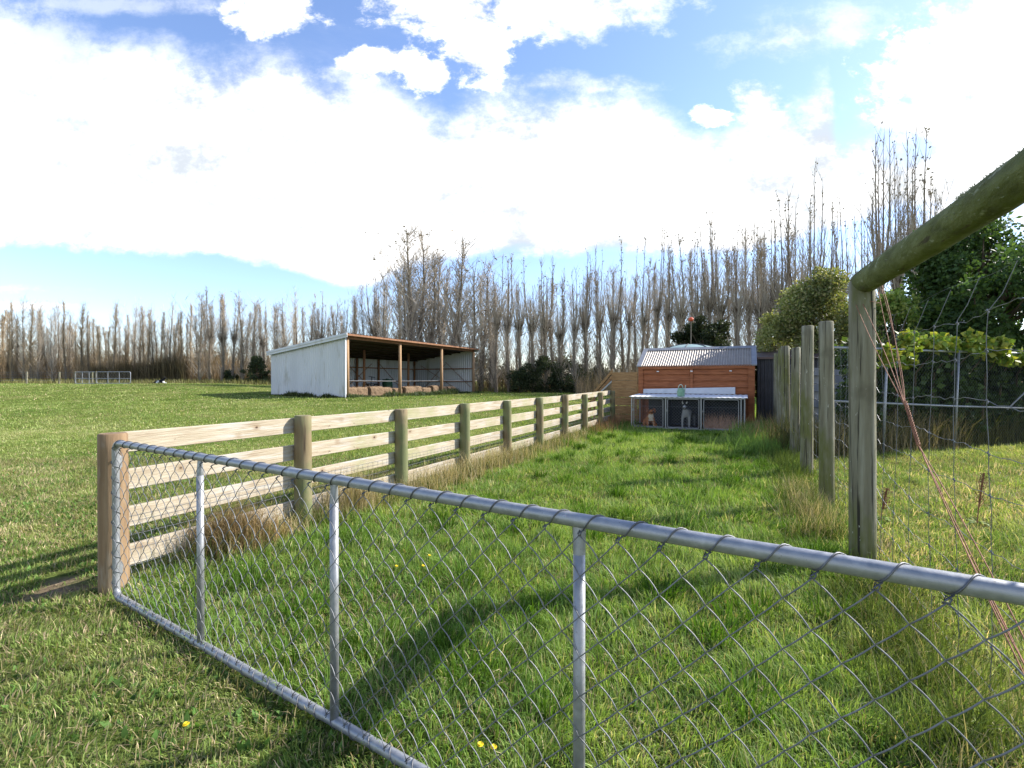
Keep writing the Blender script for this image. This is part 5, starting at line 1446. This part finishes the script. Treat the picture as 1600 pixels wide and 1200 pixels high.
for args in ((690,10,125,52,.35,1.0,-.25),(745,85,52,42,.3,.95,-.6),(425,20,62,32,.35,.95,-.15),(612,98,58,22,.3,1.0,.0),(668,118,34,24,.3,.95,.3),(880,10,120,42,.6,.7,0),(885,132,90,14,.7,.35,0),
             (1108,184,27,15,.25,1.0,0),(1185,160,40,28,.5,.8,-.4),(1520,120,150,80,.35,1.0,.3),(1590,60,120,120,.5,.9,0),(1250,55,90,24,.9,.42,.2),(1450,180,90,34,.4,.95,.1),(560,120,60,12,.6,.3,0),(210,10,140,12,.8,.3,0),(1560,260,140,110,.4,1,0),
             (30,478,70,6,.5,.8,0),(45,452,60,6,.7,.35,0)):
    b_ = blob(*args); cl = math_('SUBTRACT', 1.0, math_('MULTIPLY', math_('SUBTRACT', 1.0, cl), math_('SUBTRACT', 1.0, b_)))
# thin veil over everything
veil = math_('MULTIPLY', sstep(n3, .02, .35), .10); cl = math_('SUBTRACT', 1.0, math_('MULTIPLY', math_('SUBTRACT', 1.0, cl), math_('SUBTRACT', 1.0, veil)))
cshade = sstep(math_('ADD', n1, math_('MULTIPLY', n2, .9)), -.24, .10)
ccol = N('ShaderNodeMix'); ccol.data_type = 'RGBA'; Lk(cshade, ccol.inputs[0])
CB = 4.4
ccol.inputs[6].default_value = (.46*CB,.50*CB,.55*CB,1); ccol.inputs[7].default_value = (1.0*CB,1.0*CB,1.0*CB,1)
skg = N('ShaderNodeMix'); skg.data_type = 'RGBA'; skg.blend_type = 'MULTIPLY'; skg.inputs[0].default_value = 1
Lk(sky.outputs[0], skg.inputs[6]); skg.inputs[7].default_value = (.70,.70,.78,1)
mx = N('ShaderNodeMix'); mx.data_type = 'RGBA'; Lk(cl, mx.inputs[0]); Lk(skg.outputs[2], mx.inputs[6]); Lk(ccol.outputs[2], mx.inputs[7])
Lk(mx.outputs[2], bg.inputs['Color'])

sd = bpy.data.lights.new('sun', 'SUN'); sd.energy = 3.5; sd.angle = R(.53); sd.color = (1, .95, .87)
so = bpy.data.objects.new('sun', sd); col.objects.link(so)
sv = Vector((math.sin(R(SUN_B))*math.cos(R(SUN_EL)), math.cos(R(SUN_B))*math.cos(R(SUN_EL)), math.sin(R(SUN_EL))))
so.rotation_mode = 'QUATERNION'; so.rotation_quaternion = sv.to_track_quat('Z', 'Y'); so.location = (20, 8, 15)

cd = bpy.data.cameras.new('camera'); co = bpy.data.objects.new('camera', cd); col.objects.link(co); scene.camera = co
cd.sensor_width = 36; cd.lens = F/1600*36; cd.clip_start = .05; cd.clip_end = 2000
co.location = (0, 0, H); co.rotation_euler = (R(90)-math.atan((600-HY)/F), 0, 0)
scene.render.engine = 'CYCLES'
scene.render.resolution_x = 1024; scene.render.resolution_y = 768
scene.cycles.max_bounces = 8; scene.cycles.transparent_max_bounces = 8; scene.cycles.diffuse_bounces = 4
vs_ = scene.view_settings; vs_.view_transform = 'Standard'; vs_.look = 'None'; vs_.exposure = 1.55; vs_.gamma = 1
